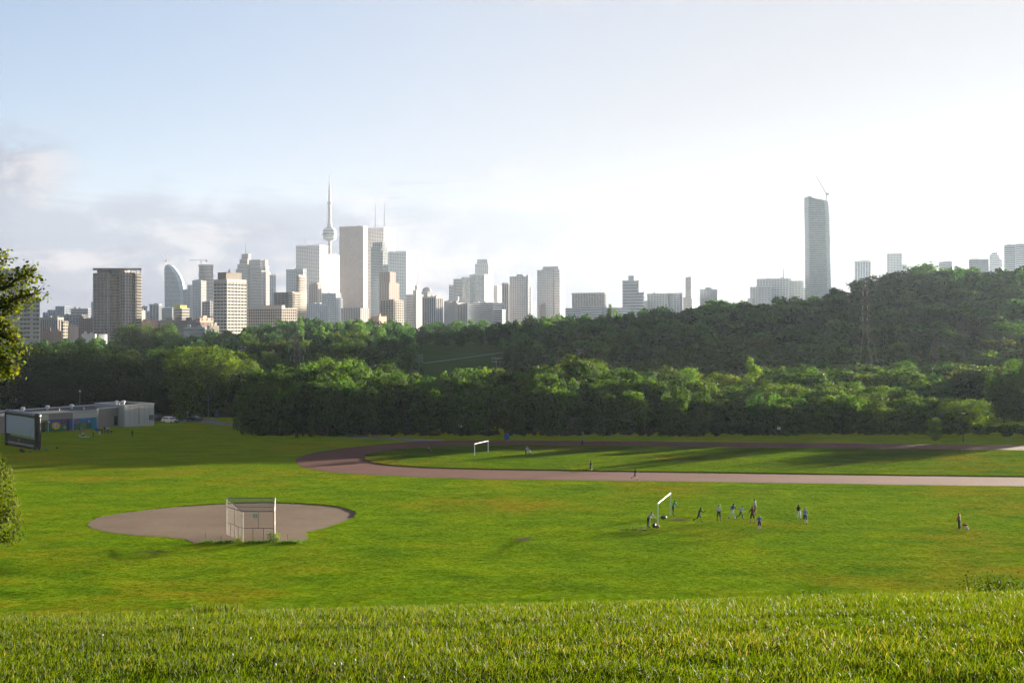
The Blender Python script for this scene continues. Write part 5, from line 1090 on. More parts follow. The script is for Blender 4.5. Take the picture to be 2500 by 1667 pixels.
# ------------------------------------------------------------------ park building
ZB, ZT = ZC-25.75, ZC-21.35
def on(px, D): return Vector(((px-1250)/F*D, D, 0))
WA, WB = on(97, 276), on(237, 286.4); wd = (WB-WA).normalized(); wn_ = Vector((wd.y, -wd.x, 0)); WA0 = WA-wd*16
Q1, Q2, P1, P2 = on(240, 292), on(303, 299.5), on(304, 296), on(376, 303)
rp = empty('park_building', (WA.x, WA.y, ZB), 0, 'low flat-roofed park building with painted mural wall', 'building'); op = Vector(rp.location); iv = Matrix.Translation(-op)
bk = Vector((-wn_.x, -wn_.y, 0))*13
M_TAUPE, M_CRM, M_BLK, M_ROOF, M_COPE = wallmat((.25, .205, .18)), wallmat((.48, .44, .38)), wallmat((.50, .47, .44)), paint('roof_felt', (.055, .06, .07), .9, .4, .4), paint('coping', (.66, .63, .58), .6, .1)
lowp = [WA0, WB, Q1, Q2, Q2+bk*.9, WA0+bk]
m = MB(); m.prism([(p.x, p.y) for p in lowp], ZB-1, ZT, cap=False); m.build('wall', M_TAUPE, rp, M=iv)
m = MB(); m.add([(p.x, p.y, ZT-.25) for p in lowp], [tuple(range(6))]); m.build('roof', M_ROOF, rp, M=iv)
def cope(poly, z, w=.35, h=.18):
    m = MB()
    for i in range(len(poly)):
        a, b = poly[i], poly[(i+1) % len(poly)]; d = (b-a).normalized(); n = Vector((d.y, -d.x, 0))
        q = [a-d*.1+n*.12, b+d*.1+n*.12, b+d*.1-n*(w-.12), a-d*.1-n*(w-.12)]; m.prism([(p.x, p.y) for p in q], z-.04, z+h+.01*i)
    m.build('coping', M_COPE, rp, M=iv)
cope(lowp, ZT)
blk = [P1, P2, P2+Vector((-wd.y, wd.x, 0))*0+Vector((-(P2-P1).normalized().y, (P2-P1).normalized().x, 0))*13, P1+Vector((-(P2-P1).normalized().y, (P2-P1).normalized().x, 0))*13]
m = MB(); m.prism([(p.x, p.y) for p in blk], ZB-1, ZT+.55, cap=False); m.build('block_wall', M_BLK, rp, M=iv)
m = MB(); m.add([(p.x, p.y, ZT+.3) for p in blk], [(0, 1, 2, 3)]); m.build('block_roof', M_ROOF, rp, M=iv); cope(blk, ZT+.55)
def wp(px, py, off=0.0):
    """point on the mural wall seen at photo pixel px, py"""
    t_ = (px-1250)/F; s = (t_*WA.y-WA.x)/(wd.x-t_*wd.y); p = WA+wd*s; z = ZC-(py-HOR)/F*p.y; return Vector((p.x, p.y, z))+wn_*off
def poly_on(pts, off, name, mat): 
    m = MB(); P = [wp(x, y, off) for x, y in pts]; Qp = [wp(x, y, off-.03) for x, y in pts]; n = len(P)
    m.add(P+Qp, [tuple(range(n))]+[(i, (i+1) % n, (i+1) % n+n, i+n) for i in range(n)]); return m.build(name, mat, rp, M=iv)
def disc(cx, cy, rx, ry, off, name, mat, n=14, wob=0.0): return poly_on([(cx+rx*math.cos(2*math.pi*i/n)*(1+wob*(i % 2)), cy+ry*math.sin(2*math.pi*i/n)*(1+wob*(i % 2))) for i in range(n)], off, name, mat)
def yb(px): return np.interp(px, [97, 237], [1055, 1045.5])
def yt_(px): return np.interp(px, [97, 237], [1011, 1003])
def panel(x0, x1, f0, f1, off, name, mat): return poly_on([(x0, yb(x0)+(yt_(x0)-yb(x0))*f0), (x1, yb(x1)+(yt_(x1)-yb(x1))*f0), (x1, yb(x1)+(yt_(x1)-yb(x1))*f1), (x0, yb(x0)+(yt_(x0)-yb(x0))*f1)], off, name, mat)
mp = lambda n, c: paint('mural_'+n, c, .7, .35, 1.2)
panel(98, 116.5, .0, .97, .05, 'cream_bay', M_CRM); panel(178, 236.5, .0, .97, .05, 'cream_bay', M_CRM)
panel(99, 116.5, .01, .60, .07, 'mural_green', mp('moss', (.07, .13, .05))); panel(99, 116, .55, .66, .075, 'mural_arch', mp('ochre', (.38, .19, .05)))
panel(117.5, 177, .01, .66, .07, 'mural_violet', mp('violet', (.10, .09, .25))); panel(117.5, 177, .01, .38, .09, 'mural_meadow', mp('leafgreen', (.04, .16, .06)))
panel(178.5, 236, .01, .64, .07, 'mural_sky', mp('sky', (.03, .22, .48))); panel(178.5, 223, .01, .36, .09, 'mural_bushes', mp('bush', (.05, .14, .07))); panel(196, 210, .02, .48, .10, 'mural_stems', mp('stem', (.14, .19, .10)))
panel(170, 177, .02, .5, .10, 'mural_blue', mp('deepblue', (.03, .08, .42)))
cx, cy = 136.5, 1039
for k in range(11):
    a = 2*math.pi*k/11; disc(cx+7.6*math.cos(a), cy+6.6*math.sin(a), 3.3, 3.0, .12+.004*(k % 2), 'flower_petal', mp('sunflower', (.72, .40, .02)), 10)
disc(cx, cy, 5.6, 5.0, .14, 'flower_centre', mp('white', (.62, .62, .66)), 14)
for a in range(5): disc(cx+3.6*math.cos(a*1.2566), cy+3.3*math.sin(a*1.2566), 1.0, .9, .16, 'flower_spot', mp('black', (.02, .02, .03)), 6)
disc(cx, cy, 1.5, 1.4, .165, 'flower_spot', mp('black', (.02, .02, .03)), 6)
disc(120.5, 1030, 2.0, 2.0, .12, 'mural_moon', mp('moon', (.55, .65, .8))); disc(153, 1028, 4.4, 4.6, .12, 'mural_bloom', mp('plum', (.16, .03, .07)), 10, .2); disc(154, 1028.5, 1.6, 1.6, .14, 'mural_bloom_eye', mp('coral', (.5, .2, .15)))
disc(157.5, 1043, 3.2, 3.2, .12, 'mural_rose', mp('rose', (.5, .3, .27)), 12); disc(188, 1026.5, 3.9, 4.4, .12, 'mural_poppy', mp('poppy', (.45, .03, .05)), 9, .15)
disc(216.5, 1028, 4.6, 5.2, .12, 'mural_aster', mp('indigo', (.10, .12, .50)), 10, .3); disc(216.5, 1027.5, 2.2, 2.4, .14, 'mural_aster_eye', mp('blush', (.6, .42, .5)), 8, .3)
panel(163.5, 170, .0, .60, .12, 'door', paint('dark_door', (.05, .03, .05), .6)); panel(224, 231, .0, .66, .12, 'door', paint('teal_door', (.01, .22, .30), .5)); panel(103, 109, .0, .52, .12, 'door', paint('brown_door', (.05, .035, .02), .6))
for hx, hf in ((164.3, .28), (224.9, .30), (103.8, .25)):
    dd = [ch for ch in rp.children if ch.name.startswith('door')]; yy_ = yb(hx)+(yt_(hx)-yb(hx))*hf; hp = wp(hx, yy_, .15); hm = MB(); hm.ball(tuple(hp), .06, 6); ho_ = hm.build('handle', M_GALV, min(dd, key=lambda d_: (Vector(d_.data.vertices[0].co)+op-hp).length), M=iv)
panel(116.4, 117.6, .0, 1.0, .18, 'downpipe', M_COPE); panel(177, 178.2, .0, 1.0, .18, 'downpipe', M_COPE)
d2 = (Q2-Q1).normalized(); n2 = Vector((d2.y, -d2.x, 0)); pd = on(282.5, 297); s = (pd-Q1).dot(d2); c_ = Q1+d2*s+n2*.05
m = MB(); m.box((c_.x, c_.y, ZB+1.15), (1.1, .12, 2.3), math.atan2(d2.y, d2.x)); m.build('door', M_BLACK, rp, M=iv)
d3 = (P2-P1).normalized(); n3 = Vector((d3.y, -d3.x, 0)); c_ = P2-d3*.9+n3*.15; m = MB(); m.box((c_.x, c_.y, ZB+1.5), (1.1, .3, 1.3), math.atan2(d3.y, d3.x)); m.build('meter_box', paint('meter', (.16, .16, .17), .6), rp, M=iv)
c_ = P1+d3*4.2+n3*.07; m = MB(); m.box((c_.x, c_.y, (ZB+ZT)/2), (.09, .09, ZT-ZB), math.atan2(d3.y, d3.x)); m.build('downpipe', paint('pipe_grey', (.30, .29, .28)), rp, M=iv)
m = MB()
for f in (0.18, 0.34, 0.5, 0.68, 0.84): c_ = P1+(P2-P1)*f+n3*.012; m.box((c_.x, c_.y, (ZB+ZT)/2+.2), (.025, .03, ZT-ZB+.4), math.atan2(d3.y, d3.x))
m.build('panel_joints', paint('joint', (.30, .28, .26)), rp, M=iv)
for px, py, D in ((56, 1008, 288), (116, 1004, 293), (175, 1001, 297), (285.5, 996, 303), (301.5, 995, 304)):
    p = W(px, py, D); zr_ = ZT-.25 if px < 240 else ZT+.3; p.z = zr_; m = MB(); m.lathe([(.30, 0), (.30, .55), (.52, .6), (.55, .85), (.42, 1.05), (.1, 1.15)], 14, tuple(p)); m.build('roof_vent', M_WHITE, rp, M=iv, smooth=False)
for px, D in ((145, 290), (205, 293), (292, 301)): p = W(px, 1000, D); p.z = ZT-.25 if px < 240 else ZT+.3; m = MB(); m.tube(p, p+Vector((0, 0, .6)), .07, .07, 8); m.build('vent_pipe', M_WHITE, rp, M=iv)
# picnic things
o = MB(); o.add([(-1.1, -.7, .03), (1.1, -.6, .04), (1.0, .7, .03), (-1.0, .75, .05)], [(0, 1, 2, 3)]); o.box((0.1, .1, .1), (.3, .25, .2)); o = o.build('picnic_blanket', paint('blanket', (.35, .42, .45), .9)); o.location = GP(208, 1066.5); tag(o, 'pale picnic blanket spread on grass before the mural', 'blanket')
bag('white bag on the grass left of the picnic blanket', GP(194, 1065), .5, .35, .4, W_, .3)
bag('blue cooler bag beside the group at the mural', GP(236, 1052), .9, .6, .9, M_BLUEP, .3)
# ------------------------------------------------------------------ vehicles
def car(label, p, rz, paintmat, suv=True):
    root = empty('parked_car', p, rz, label, 'car'); Wd = .92
    prof = [(-2.3, .45), (-2.32, .85), (-2.2, 1.05), (-1.9, 1.10), (.95, 1.05), (2.1, .92), (2.3, .75), (2.32, .45), (1.9, .32), (-1.9, .32)] if suv else [(-2.6, .5), (-2.62, 1.05), (-.4, 1.08), (1.1, 1.08), (2.3, .98), (2.5, .8), (2.5, .45), (2.0, .36), (-2.1, .36)]
    cab = [(-2.12, 1.08), (-1.85, 1.68), (-1.5, 1.76), (.05, 1.74), (.95, 1.06)] if suv else [(-.55, 1.07), (-.45, 1.72), (.5, 1.74), (1.25, 1.07)]
    def ext(pr, w0, w1):
        m = MB(); n = len(pr); zs = [z for _, z in pr]; lo_, hi = min(zs), max(zs); f = lambda z: w0+(w1-w0)*(z-lo_)/(hi-lo_)
        m.add([(x, -f(z), z) for x, z in pr]+[(x, f(z), z) for x, z in pr], [tuple(range(n)), tuple(range(2*n-1, n-1, -1))]+[(i+n, (i+1) % n+n, (i+1) % n, i) for i in range(n)]); return m
    ext(prof, Wd*.98, Wd).build('body', paintmat, root); ext(cab, Wd*.95, Wd*.78).build('cabin', paintmat, root)
    G = glassmat((.03, .035, .04), .05)
    xs = [(-1.75, -.95), (-.85, .0), (.08, .62)] if suv else [(-.38, .32), (.4, .85)]
    for s in (-1, 1):
        for a, b in xs:
            tb_ = b if b < .05 else b-.38
            m = MB(); m.add([(a, s*(Wd*.955), 1.14), (b, s*(Wd*.955), 1.14), (tb_, s*(Wd*.81), 1.62), (a+.06, s*(Wd*.81), 1.62)], [(0, 1, 2, 3) if s < 0 else (3, 2, 1, 0)]); m.build('side_window', G, root)
        m = MB(); m.box((1.95 if suv else 2.2, s*.68, .82), (.5, .36, .16)); m.build('headlight', paint('lamp_glass', (.6, .6, .58), .15), root)
        m = MB(); m.box((-2.28 if suv else -2.6, s*.76, .95), (.1, .2, .3)); m.build('tail_light', paint('tail_red', (.35, .02, .02), .3), root)
        m = MB(); m.box((.62, s*1.0, 1.16), (.16, .2, .13)); m.build('wing_mirror', paintmat, root)
    m = MB(); x0, x1 = (.98, .10) if suv else (1.28, .56); m.add([(x0, -.80, 1.10), (x0, .80, 1.10), (x1, .70, 1.68), (x1, -.70, 1.68)], [(0, 1, 2, 3)]); m.build('windscreen', G, root)
    m = MB(); x0, x1 = (-2.14, -1.90) if suv else (-.58, -.49); m.add([(x0, .78, 1.14), (x0, -.78, 1.14), (x1, -.70, 1.62), (x1, .70, 1.62)], [(0, 1, 2, 3)]); m.build('rear_window', G, root)
    m = MB(); m.box((2.28, 0, .55), (.14, 1.7, .2)); m.box((-2.32, 0, .55), (.12, 1.7, .2)); m.build('bumper', M_BLACK, root)
    m = MB(); m.box((2.27, 0, .76), (.12, .9, .16)); m.build('grille', M_BLACK, root)
    for x in (-1.42, 1.45):
        for s in (-1, 1):
            m = MB(); m.torus((x, s*.84, .36), .26, .11, 'y', 18, 8); wv = m.build('wheel', M_RUBBER, root); m = MB(); m.lathe([(.2, -.05), (.21, .05)], 12); m.build('rim', M_GALV, wv, M=Matrix.Translation((x, s*.9, .36)) @ Matrix.Rotation(R_(90), 4, 'X'))
car('white parked sport utility vehicle right of the park building', GP(415, 1031.5, .05), R_(-32), paint('car_white', (.66, .65, .62), .25, .04)); car('dark parked car half hidden behind the white vehicle', GP(388, 1029, .05), R_(-25), paint('car_dark', (.025, .022, .022), .2, .1)); car('black parked pickup truck by the path in the shade', GP(474, 1028.5, .05), R_(-28), paint('car_black', (.012, .012, .014), .2, .1), False)
# ------------------------------------------------------------------ poles, bins, signs
def pole(name, label, px, y0, y1, D=None, r=.08, head=None, mat=None, cat='pole'):
    p = GP(px, y0) if D is None else Vector(((px-1250)/F*D, D, float(T((px-1250)/F*D, D)))); top = ZC-(y1-HOR)/F*p.y; root = empty(name, p, 0, label, cat); h = top-p.z
    MB().tube((0, 0, -.2), (0, 0, h), r, r*.7, 8).build('post', mat or M_GALV, root)
    if head == 'lamp': MB().box((0, -.1, h+.05), (.75, .5, .14)).build('lamp_head', M_WHITE, root)
    if head == 'board': MB().box((0, -.06, h-.2), (.75, .05, .55)).build('board', M_WHITE, root)
    if head == 'bulb': MB().ball((0, 0, h+.15), .25, 8).build('lamp_globe', M_WHITE, root)
    return root, h
pole('lamp_post', 'park lamp post with flat head at the right lawn', 2352, 1078, 1009, r=.11, head='lamp', mat=M_DKMETAL, cat='lamp post')
pole('utility_pole', 'tall pale pole beside the bright tree and path', 508.5, 1022, 963, r=.14); pole('sign_post', 'thin post left of the belt by the path', 581.5, 1036, 1000, r=.05); pole('sign_post', 'short thin post on the lawn edge by the path', 550.5, 1046, 1024, r=.05); pole('sign_post', 'post with small pale plate behind the cars', 456, 1026, 1006, r=.05, head='board')
for px, y0, y1, lab in ((618, 1034, 1010, 'small white board on a post at the left end of belt'), (1123.5, 1066, 1038, 'small white board on a post at the middle of belt'), (1901.5, 1072, 1043, 'small white board on a post right of the belt middle')): pole('board_sign', lab, px, y0, y1, D=261 if px > 700 else 300, r=.05, head='board', mat=M_DKMETAL, cat='sign')
pole('lamp_post', 'thin lamp post with white globe on the right hillside', 2277, 0, 900, D=395, r=.12, head='bulb', cat='lamp post')
pole('lamp_post', 'pale lamp globe in the dark trees above the mural', 195, 0, 956, D=330, r=.08, head='bulb', cat='lamp post')
pole('utility_pole', 'dark pole at the left edge beyond the park lane', 6, 990, 900, r=.16, mat=M_BARK)
def bin_(label, px, py, mat, w=.9, h=1.7, cap=None):
    root = empty('waste_bin', GP(px, py), .3, label, 'bin'); m = MB(); m.lathe([(w*.42, 0), (w*.5, .1), (w*.5, h*.8)], 12); m.build('body', mat, root); m = MB(); m.lathe([(w*.54, h*.8), (w*.5, h*.9), (w*.2, h)], 12); m.build('lid', cap or mat, root)
bin_('blue waste bin with pale top beside the path', 634, 1050, M_BLUEP, 1.3, 1.6, M_WHITE); bin_('dark waste bin next to the blue bin', 641, 1050, M_DKMETAL, .9, 1.2); bin_('black waste bin on the lawn below the path', 724, 1068, M_BLACK, .8, 1.1); bin_('blue waste bin at the far track before the belt', 1237, 1073, M_BLUEP, 1.0, 1.3); bin_('blue recycling bin near the pale pole', 529, 1022, M_BLUEP, 1.1, 1.4)
rc_ = empty('traffic_cone', GP(911, 1064.5), 0, 'orange traffic cone on the path edge before the belt', 'cone'); MB().box((0, 0, .03), (.5, .5, .06)).build('base', M_ORANGE, rc_); MB().lathe([(.2, .06), (.04, .8)], 12).build('cone_body', M_ORANGE, rc_); MB().lathe([(.145, .35), (.10, .55)], 12).build('stripe', M_WHITE, rc_)
# ------------------------------------------------------------------ floodlights of the ball field beyond the belt
for px, yt2, D, rows_, lab in ((590, 848, 520, 2, 'sports floodlight pole left of the left pylon'), (927, 860, 500, 2, 'sports floodlight pole above the belt left of the lawn slope'), (1023, 868, 480, 3, 'three-row sports floodlight pole before the lawn slope'), (1212, 876, 470, 2, 'sports floodlight pole right of the lawn slope'), (1333, 870, 480, 1, 'single row floodlight right of the lawn slope'), (1414, 855, 500, 2, 'floodlight left of the pair above the golden maple'), (1438, 848, 540, 2, 'floodlight right of the pair above the golden maple')):
    X = (px-1250)/F*D; zg = float(T(X, D)); zt_ = ZC-(yt2-HOR)/F*D; root = empty('floodlight_pole', (X, D, zg), 0, lab, 'floodlight'); h = zt_-zg; MB().tube((0, 0, -.3), (0, 0, h), .22, .13, 8).build('pole', M_GALV, root)
    for r_ in range(rows_):
        z = h-1.3*r_; m = MB(); m.tube((-1.7, 0, z), (1.7, 0, z), .06, .06, 6); arm_ = m.build('crossarm', M_GALV, root)
        for x in (-1.5, -.5, .5, 1.5) if rows_ < 3 else (-1.3, 0, 1.3): m = MB(); m.lathe([(.12, .2), (.34, .1), (.38, -.2), (.3, -.22)], 12, (0, 0, 0)); m.build('lamp', M_GALV, arm_, M=Matrix.Translation((x, -.25, z+.25)) @ Matrix.Rotation(R_(60), 4, 'X'))
# ------------------------------------------------------------------ pylons
M_PYL = paint('pylon_steel', (.24, .17, .145), .7, .2, .5)
M_PYLR = paint('pylon_steel_grey', (.022, .02, .02), .9, .2, .5)
def pylon(label, px, ytop, D, prof, arms, rz, mat, k=1.0):
    X = (px-1250)/F*D; zg = float(T(X, D)); root = empty('power_pylon', (X, D, zg), rz, label, 'pylon'); h = ZC-(ytop-HOR)/F*D-zg; zs = [f*h for f, _ in prof]; ws = [w for _, w in prof]
    cs = ((-1, -1), (1, -1), (1, 1), (-1, 1))
    for c in cs:
        m = MB()
        for i in range(len(zs)-1): m.tube((c[0]*ws[i], c[1]*ws[i], zs[i]), (c[0]*ws[i+1], c[1]*ws[i+1], zs[i+1]), .10*k, .085*k, 4)
        m.build('leg', mat, root)
    m = MB(); z = 0.0
    while z < zs[-2]-.5:
        w = np.interp(z, zs, ws); z2 = min(zs[-2], z+max(2.2, w*1.7)); w2 = np.interp(z2, zs, ws)
        for i in range(4):
            a, b = cs[i], cs[(i+1) % 4]; m.tube((a[0]*w, a[1]*w, z), (b[0]*w2, b[1]*w2, z2), .045*k, .045*k, 3); m.tube((b[0]*w, b[1]*w, z), (a[0]*w2, a[1]*w2, z2), .045*k, .045*k, 3); m.tube((a[0]*w2, a[1]*w2, z2), (b[0]*w2, b[1]*w2, z2), .05*k, .05*k, 3)
        z = z2
    m.build('lattice', mat, root)
    tips = []
    for f, L in arms:
        z = f*h; w = np.interp(z, zs, ws)
        for s in (-1, 1):
            m = MB()
            for y in (-w, w): m.tube((s*w, y, z), (s*L, 0, z), .09, .07, 4); m.tube((s*w, y, z+2.0), (s*L, 0, z), .08, .06, 4)
            arm = m.build('cross_arm', mat, root); m = MB(); m.tube((s*L, 0, z), (s*L, 0, z-1.7), .13, .10, 6); m.build('insulator', paint('insulator', (.42, .46, .44), .4), arm); tips.append(root.matrix_basis @ Vector((s*L, 0, z-1.7)))
    return tips
tl = pylon('brown lattice power pylon rising over the belt at left', 725, 803, 430, [(0, 2.6), (.55, 1.1), (.9, .75), (1.0, .08)], [(.60, 2.3), (.72, 3.0), (.88, 2.3)], .25, M_PYL, 1.7)
tr_ = pylon('tall dark lattice power pylon before the right hillside', 2112, 690, 432, [(0, 5.2), (.36, 3.0), (.62, 1.05), (.92, .95), (1.0, .06)], [(.70, 2.2), (.80, 2.4), (.92, 1.9)], .9, M_PYLR, .8)
for i, p in enumerate(tr_[:4]):
    for sgn, q in ((1, p+Vector((330, -60, -8+i))), (-1, p+Vector((-330, 160, -12+i))),):
        if sgn < 0 and i % 2: continue
        pts = [p+(q-p)*k/16+Vector((0, 0, -9*math.sin(math.pi*k/16))) for k in range(17)]; m = MB(); m.path(pts, [.022]*17, 3); o = m.build('power_line', M_DKMETAL); tag(o, 'thin power cable slung from the tall right pylon', 'cable', 'power cables')
# leafless pale trunks on the right hillside
for px, D, y0, y1, lab in ((2281, 470, 872, 770, 'pale forked bare trunk on the right hillside'), (2355, 480, 850, 790, 'second pale bare trunk on the right hillside')):
    p = W(px, y0, D); root = empty('bare_tree', p, 0, lab, 'tree'); h = (y0-y1)*D/F; m = MB(); m.path([(0, 0, -6), (.1, 0, h*.35), (.2, 0, h*.5)], [.35, .26, .2], 6); m.build('trunk', M_BARK, root)
    for s in (-1, .8, -.4): m = MB(); m.path([(.2, 0, h*.45), (.2+s*h*.12, 0, h*.7), (.2+s*h*.2, .3, h)], [.17, .11, .04], 5); m.build('limb', M_BARK, root)

# ------------------------------------------------------------------ near meadow
def blade_mat(name):
    t = NT(name); at_ = t.n('ShaderNodeAttribute', attribute_name='tone').outputs['Fac']
    c = t.ramp(at_, [(0.0, (.014, .036, .002)), (.45, (.050, .082, .003)), (.75, (.086, .108, .005)), (.90, (.12, .112, .032)), (1.0, (.18, .155, .07))])
    n = t.noise(0.7, 3, .6, t.pos()); c = t.mix(.5, c, t.mix(1.0, c, t.ramp(n, [(.3, (.55, .62, .5)), (.7, (1.35, 1.2, 1.0))]), 'MULTIPLY'))
    d = t.n('ShaderNodeBsdfPrincipled', {'Base Color': c, 'Roughness': .6, 'Specular IOR Level': .12}); tr = t.n('ShaderNodeBsdfTranslucent', {'Color': t.mix(1.0, c, (1.6, 1.5, .7), 'MULTIPLY')})
    return t.done(t.n('ShaderNodeMixShader', {0: .45, 1: d.outputs[0], 2: tr.outputs[0]}).outputs[0])
M_BLADE = blade_mat('meadow_blades')
def value_noise(x, y, seed, sc):
    r = np.random.default_rng(seed); G = r.uniform(0, 1, (64, 64)); u, v = x*sc, y*sc; i, j = np.floor(u).astype(int), np.floor(v).astype(int); f, g = u-i, v-j; f, g = f*f*(3-2*f), g*g*(3-2*g)
    q = lambda a, b: G[a % 64, b % 64]; return (q(i, j)*(1-f)+q(i+1, j)*f)*(1-g)+(q(i, j+1)*(1-f)+q(i+1, j+1)*f)*g
def blades(n, y0, y1, xw, seed, hmin, hmax, wk=1.0, px0=None, px1=None, tall=False):
    r = np.random.default_rng(seed); y = r.uniform(y0, y1, n)
    x = r.uniform(-1, 1, n)*xw*(y+1.0) if px0 is None else (r.uniform(px0, px1, n)-1250)/F*y
    cl = value_noise(x, y, seed+1, 2.2)*.6+value_noise(x, y, seed+2, .7)*.4; keep = r.uniform(0, 1, n) < .35+.75*cl
    x, y, cl = x[keep], y[keep], cl[keep]; n = len(x); z = T(x, y)-.01
    h = (hmin+(hmax-hmin)*r.uniform(0, 1, n)**2.0)*(.55+.8*cl)*np.interp(y, [12, 17], [1, .75]); a = r.uniform(0, 2*np.pi, n); w = (.0026+.0016*r.uniform(0, 1, n))*wk*(1+y/30)
    ln = r.uniform(.1, .75, n)*h; b = r.uniform(0, 2*np.pi, n); dx, dy = np.cos(b)*ln+.10*h, np.sin(b)*ln-.05*h
    ux, uy = np.cos(a)*w, np.sin(a)*w
    P = np.stack([np.stack([x-ux, y-uy, z], 1), np.stack([x+ux, y+uy, z], 1), np.stack([x+dx*.35+ux*.75, y+dy*.35+uy*.75, z+h*.55], 1), np.stack([x+dx*.35-ux*.75, y+dy*.35-uy*.75, z+h*.55], 1), np.stack([x+dx, y+dy, z+h*(1-.25*ln/h)], 1)], 1)
    i0 = np.arange(n)*5; tone = np.clip(r.normal(.42, .17, n)+.15*(cl-.5), 0, .8); dry = r.uniform(0, 1, n) < .03+.08*(value_noise(x, y, seed+5, .45) > .6); tone[dry] = r.uniform(.84, 1, dry.sum())
    Fq = np.concatenate([np.stack([i0, i0+1, i0+2], 1), np.stack([i0, i0+2, i0+3], 1), np.stack([i0+3, i0+2, i0+4], 1)]); return P.reshape(-1, 3), Fq, np.tile(tone, 3)
parts = [blades(250000, 5.2, 11.5, .50, 11, .025, .095, .85), blades(200000, 11, 21.5, .50, 21, .03, .095, .95), blades(1800, 12, 18.5, .48, 31, .10, .22, .8), blades(2600, 14.8, 17.5, .48, 41, .05, .15, .8, 1800, 2560), blades(900, 15.2, 16.6, .48, 51, .12, .26, 1.0, 470, 590)]
off = 0; VV_, FF_, TT_ = [], [], []
for P, Fq, tn in parts: VV_.append(P); FF_.append(Fq+off); TT_.append(tn); off += len(P)
mg = link(bpy.data.objects.new('meadow_grass', npmesh('meadow_grass', np.concatenate(VV_), np.concatenate(FF_), [M_BLADE], {'tone': np.concatenate(TT_)}))); tag(mg, 'rough uncut grass on the hilltop in the foreground', 'grass', kind='stuff')
M_CLOV = paint('clover_white', (.62, .55, .52), .8, .2, 40)
for i, (px, py) in enumerate(((470, 1531), (611, 1556), (567, 1595), (672, 1619), (815, 1618), (832, 1617), (866, 1608), (985, 1650), (1140, 1496), (250, 1548), (2050, 1490), (2214, 1505), (2370, 1560), (1690, 1570))):
    t_ = (px-1250)/F; ys = np.linspace(5, 17, 400); k = np.argmin(np.abs((ZC-(T(t_*ys, ys)+.10))/ys-(py-HOR)/F)); y = ys[k]; x = t_*y; zg = float(T(x, y)); root = empty('clover_flower', (x, y, zg), 0, 'small white clover head in the foreground grass', 'flower', 'clover heads'); m = MB(); m.ball((0, 0, .095), .0085, 7); m.build('bloom', M_CLOV, root); MB().tube((0, 0, 0), (0, 0, .1), .0015, .0012, 4).build('stem', paint('green_stem', (.09, .12, .03)), root)
# weedy bushes on the crest
for px, w, h, n, lab in ((2430, .6, .22, 700, 'dark scrubby weed bush at the right of the crest'), (2010, .5, .10, 90, 'low weed clump on the crest right of centre')):
    y = 16.3; x = (px-1250)/F*y; root = weeds(lab, (x, y, float(T(x, y))), w, h, n, (.5, .48, .4) if px > 1000 else (1.6, 1.5, .8), px)
    for ch in root.children:
        if ch.name.startswith('leaves'): 
            me = ch.data; co = np.zeros(len(me.vertices)*3, np.float32); me.vertices.foreach_get('co', co); co = co.reshape(-1, 4, 3); c = co.mean(1, keepdims=True); co = c+(co-c)*.28; me.vertices.foreach_set('co', co.ravel()); me.update()
# ------------------------------------------------------------------ near tree at the left edge
M_NLEAF = leaf_mat('near_leaves', (.018, .038, .005), (.085, .105, .012), (1.8, 1.6, .6))
def branch_tree(name, label, trunk, stems, leaf, n_per, seed, spread, color):
    rng = np.random.default_rng(seed); root = empty(name, trunk, 0, label, 'tree'); o = Vector(trunk); m = MB(); m.path([Vector((0, 0, -.5)), Vector((.05, 0, 2.5)), Vector((.15, .1, 5.0)), Vector((.2, 0, 8))], [.24, .20, .16, .08], 9); m.build('trunk', M_BARK, root)
    C = []; N = []
    for st in stems:
        pts = [Vector(p)-o for p in st]; m = MB(); k = len(pts); m.path(pts, [max(.008, .06*(1-i/(k-.5))) for i in range(k)], 6)
        for i in range(n_per):
            s = (rng.uniform(.12, 1))*(k-1); j = min(k-2, int(s)); p = pts[j]+(pts[j+1]-pts[j])*(s-j)
            d = Vector(rng.normal(0, 1, 3)); d.normalize(); L = spread*rng.uniform(.3, 1)*(1.15-.5*s/(k-1)); q = p+d*L; m.tube(p, q, .008, .003, 4)
            for _ in range(7):
                f = rng.uniform(.35, 1.1); c = p+(q-p)*f+Vector(rng.normal(0, .07, 3)); C.append(c); N.append((0, -.2, .7))
        m.build('branch', M_BARK, root)
    P, Fq, tn = leaf_quads(np.array(C), np.array(N), leaf, rng.uniform(0, 1, len(C)), rng, .9)
    ob_ = link(bpy.data.objects.new('crown', npmesh('crown', P, Fq, [M_NLEAF], {'tone': tn})), root); ob_.color = (*color, 1)
D = 21.0; X0 = (-170-1250)/F*D; tz = float(T(X0, D)); q = lambda px, py, d=D: W(px, py, d)
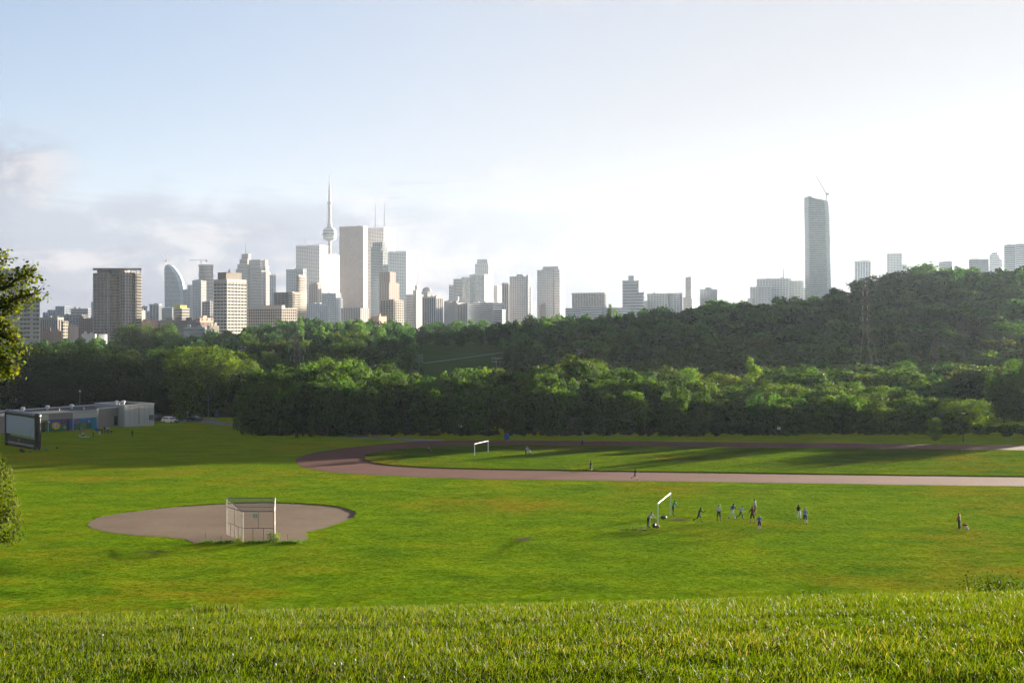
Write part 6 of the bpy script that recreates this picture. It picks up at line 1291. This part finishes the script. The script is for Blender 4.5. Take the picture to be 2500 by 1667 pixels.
branch_tree('maple_tree', 'near leafy branches reaching in from the left edge', (X0, D, tz), [[q(-165, 760), q(-90, 700), q(-20, 660), q(15, 630)], [q(-165, 780), q(-60, 720), q(20, 700), q(62, 668), q(76, 668)], [q(-165, 800), q(-70, 750), q(20, 735), q(70, 722), q(102, 706)], [q(-165, 850), q(-80, 830), q(-10, 815), q(30, 830), q(48, 860)], [q(-165, 880), q(-70, 870), q(0, 880), q(35, 905)], [q(-165, 820), q(-80, 770), q(0, 752), q(45, 748)], [q(-165, 860), q(-60, 800), q(-5, 790), q(22, 800)], [q(-165, 900), q(-90, 900), q(-30, 912), q(5, 905)], [q(-165, 780), q(-80, 690), q(-20, 690), q(10, 675)], [q(-165, 850), q(-90, 840), q(-25, 850), q(22, 878)]], .036, 74, 5, .30, (1.25, 1.2, .8))
D2 = 29.0; bx_, by_ = (-48-1250)/F*D2, D2
P, Fq, tn = crown_arrays(77, 'round', 12000, .0135, 34); P = P*np.array([2.0, 2.0, 3.1]); zc_ = ZC-(1375-HOR)/F*D2
rsb = empty('leafy_shrub', (bx_, by_, zc_), 0, 'near leafy shrub at the left edge of the slope', 'shrub'); ob_ = link(bpy.data.objects.new('crown', npmesh('crown', P, Fq, [M_NLEAF], {'tone': tn})), rsb); ob_.color = (1.1, 1.1, .8, 1)
m = MB()
for k in range(6): a = k*1.05; m.path([(0, 0, float(T(bx_, by_))-zc_-.2), (.2*math.cos(a), .2*math.sin(a), .9), (.5*math.cos(a), .45*math.sin(a), 2.2)], [.05, .03, .012], 6)
m.build('stems', M_BARK, rsb)

# ------------------------------------------------------------------ haze
hz = MB(); hz.box((0, 2560, 291), (5400, 5180, 612))
t = NT('haze_air'); pv = t.n('ShaderNodeVolumePrincipled', {'Color': (0.70, 0.84, 1.0, 1), 'Density': 3.3e-5, 'Anisotropy': 0.3})
t.t.links.new(pv.outputs[0], t.out.inputs['Volume'])
haze = hz.build('haze', t.mat); tag(haze, 'pale evening haze filling the air over park and city', 'haze', kind='stuff')
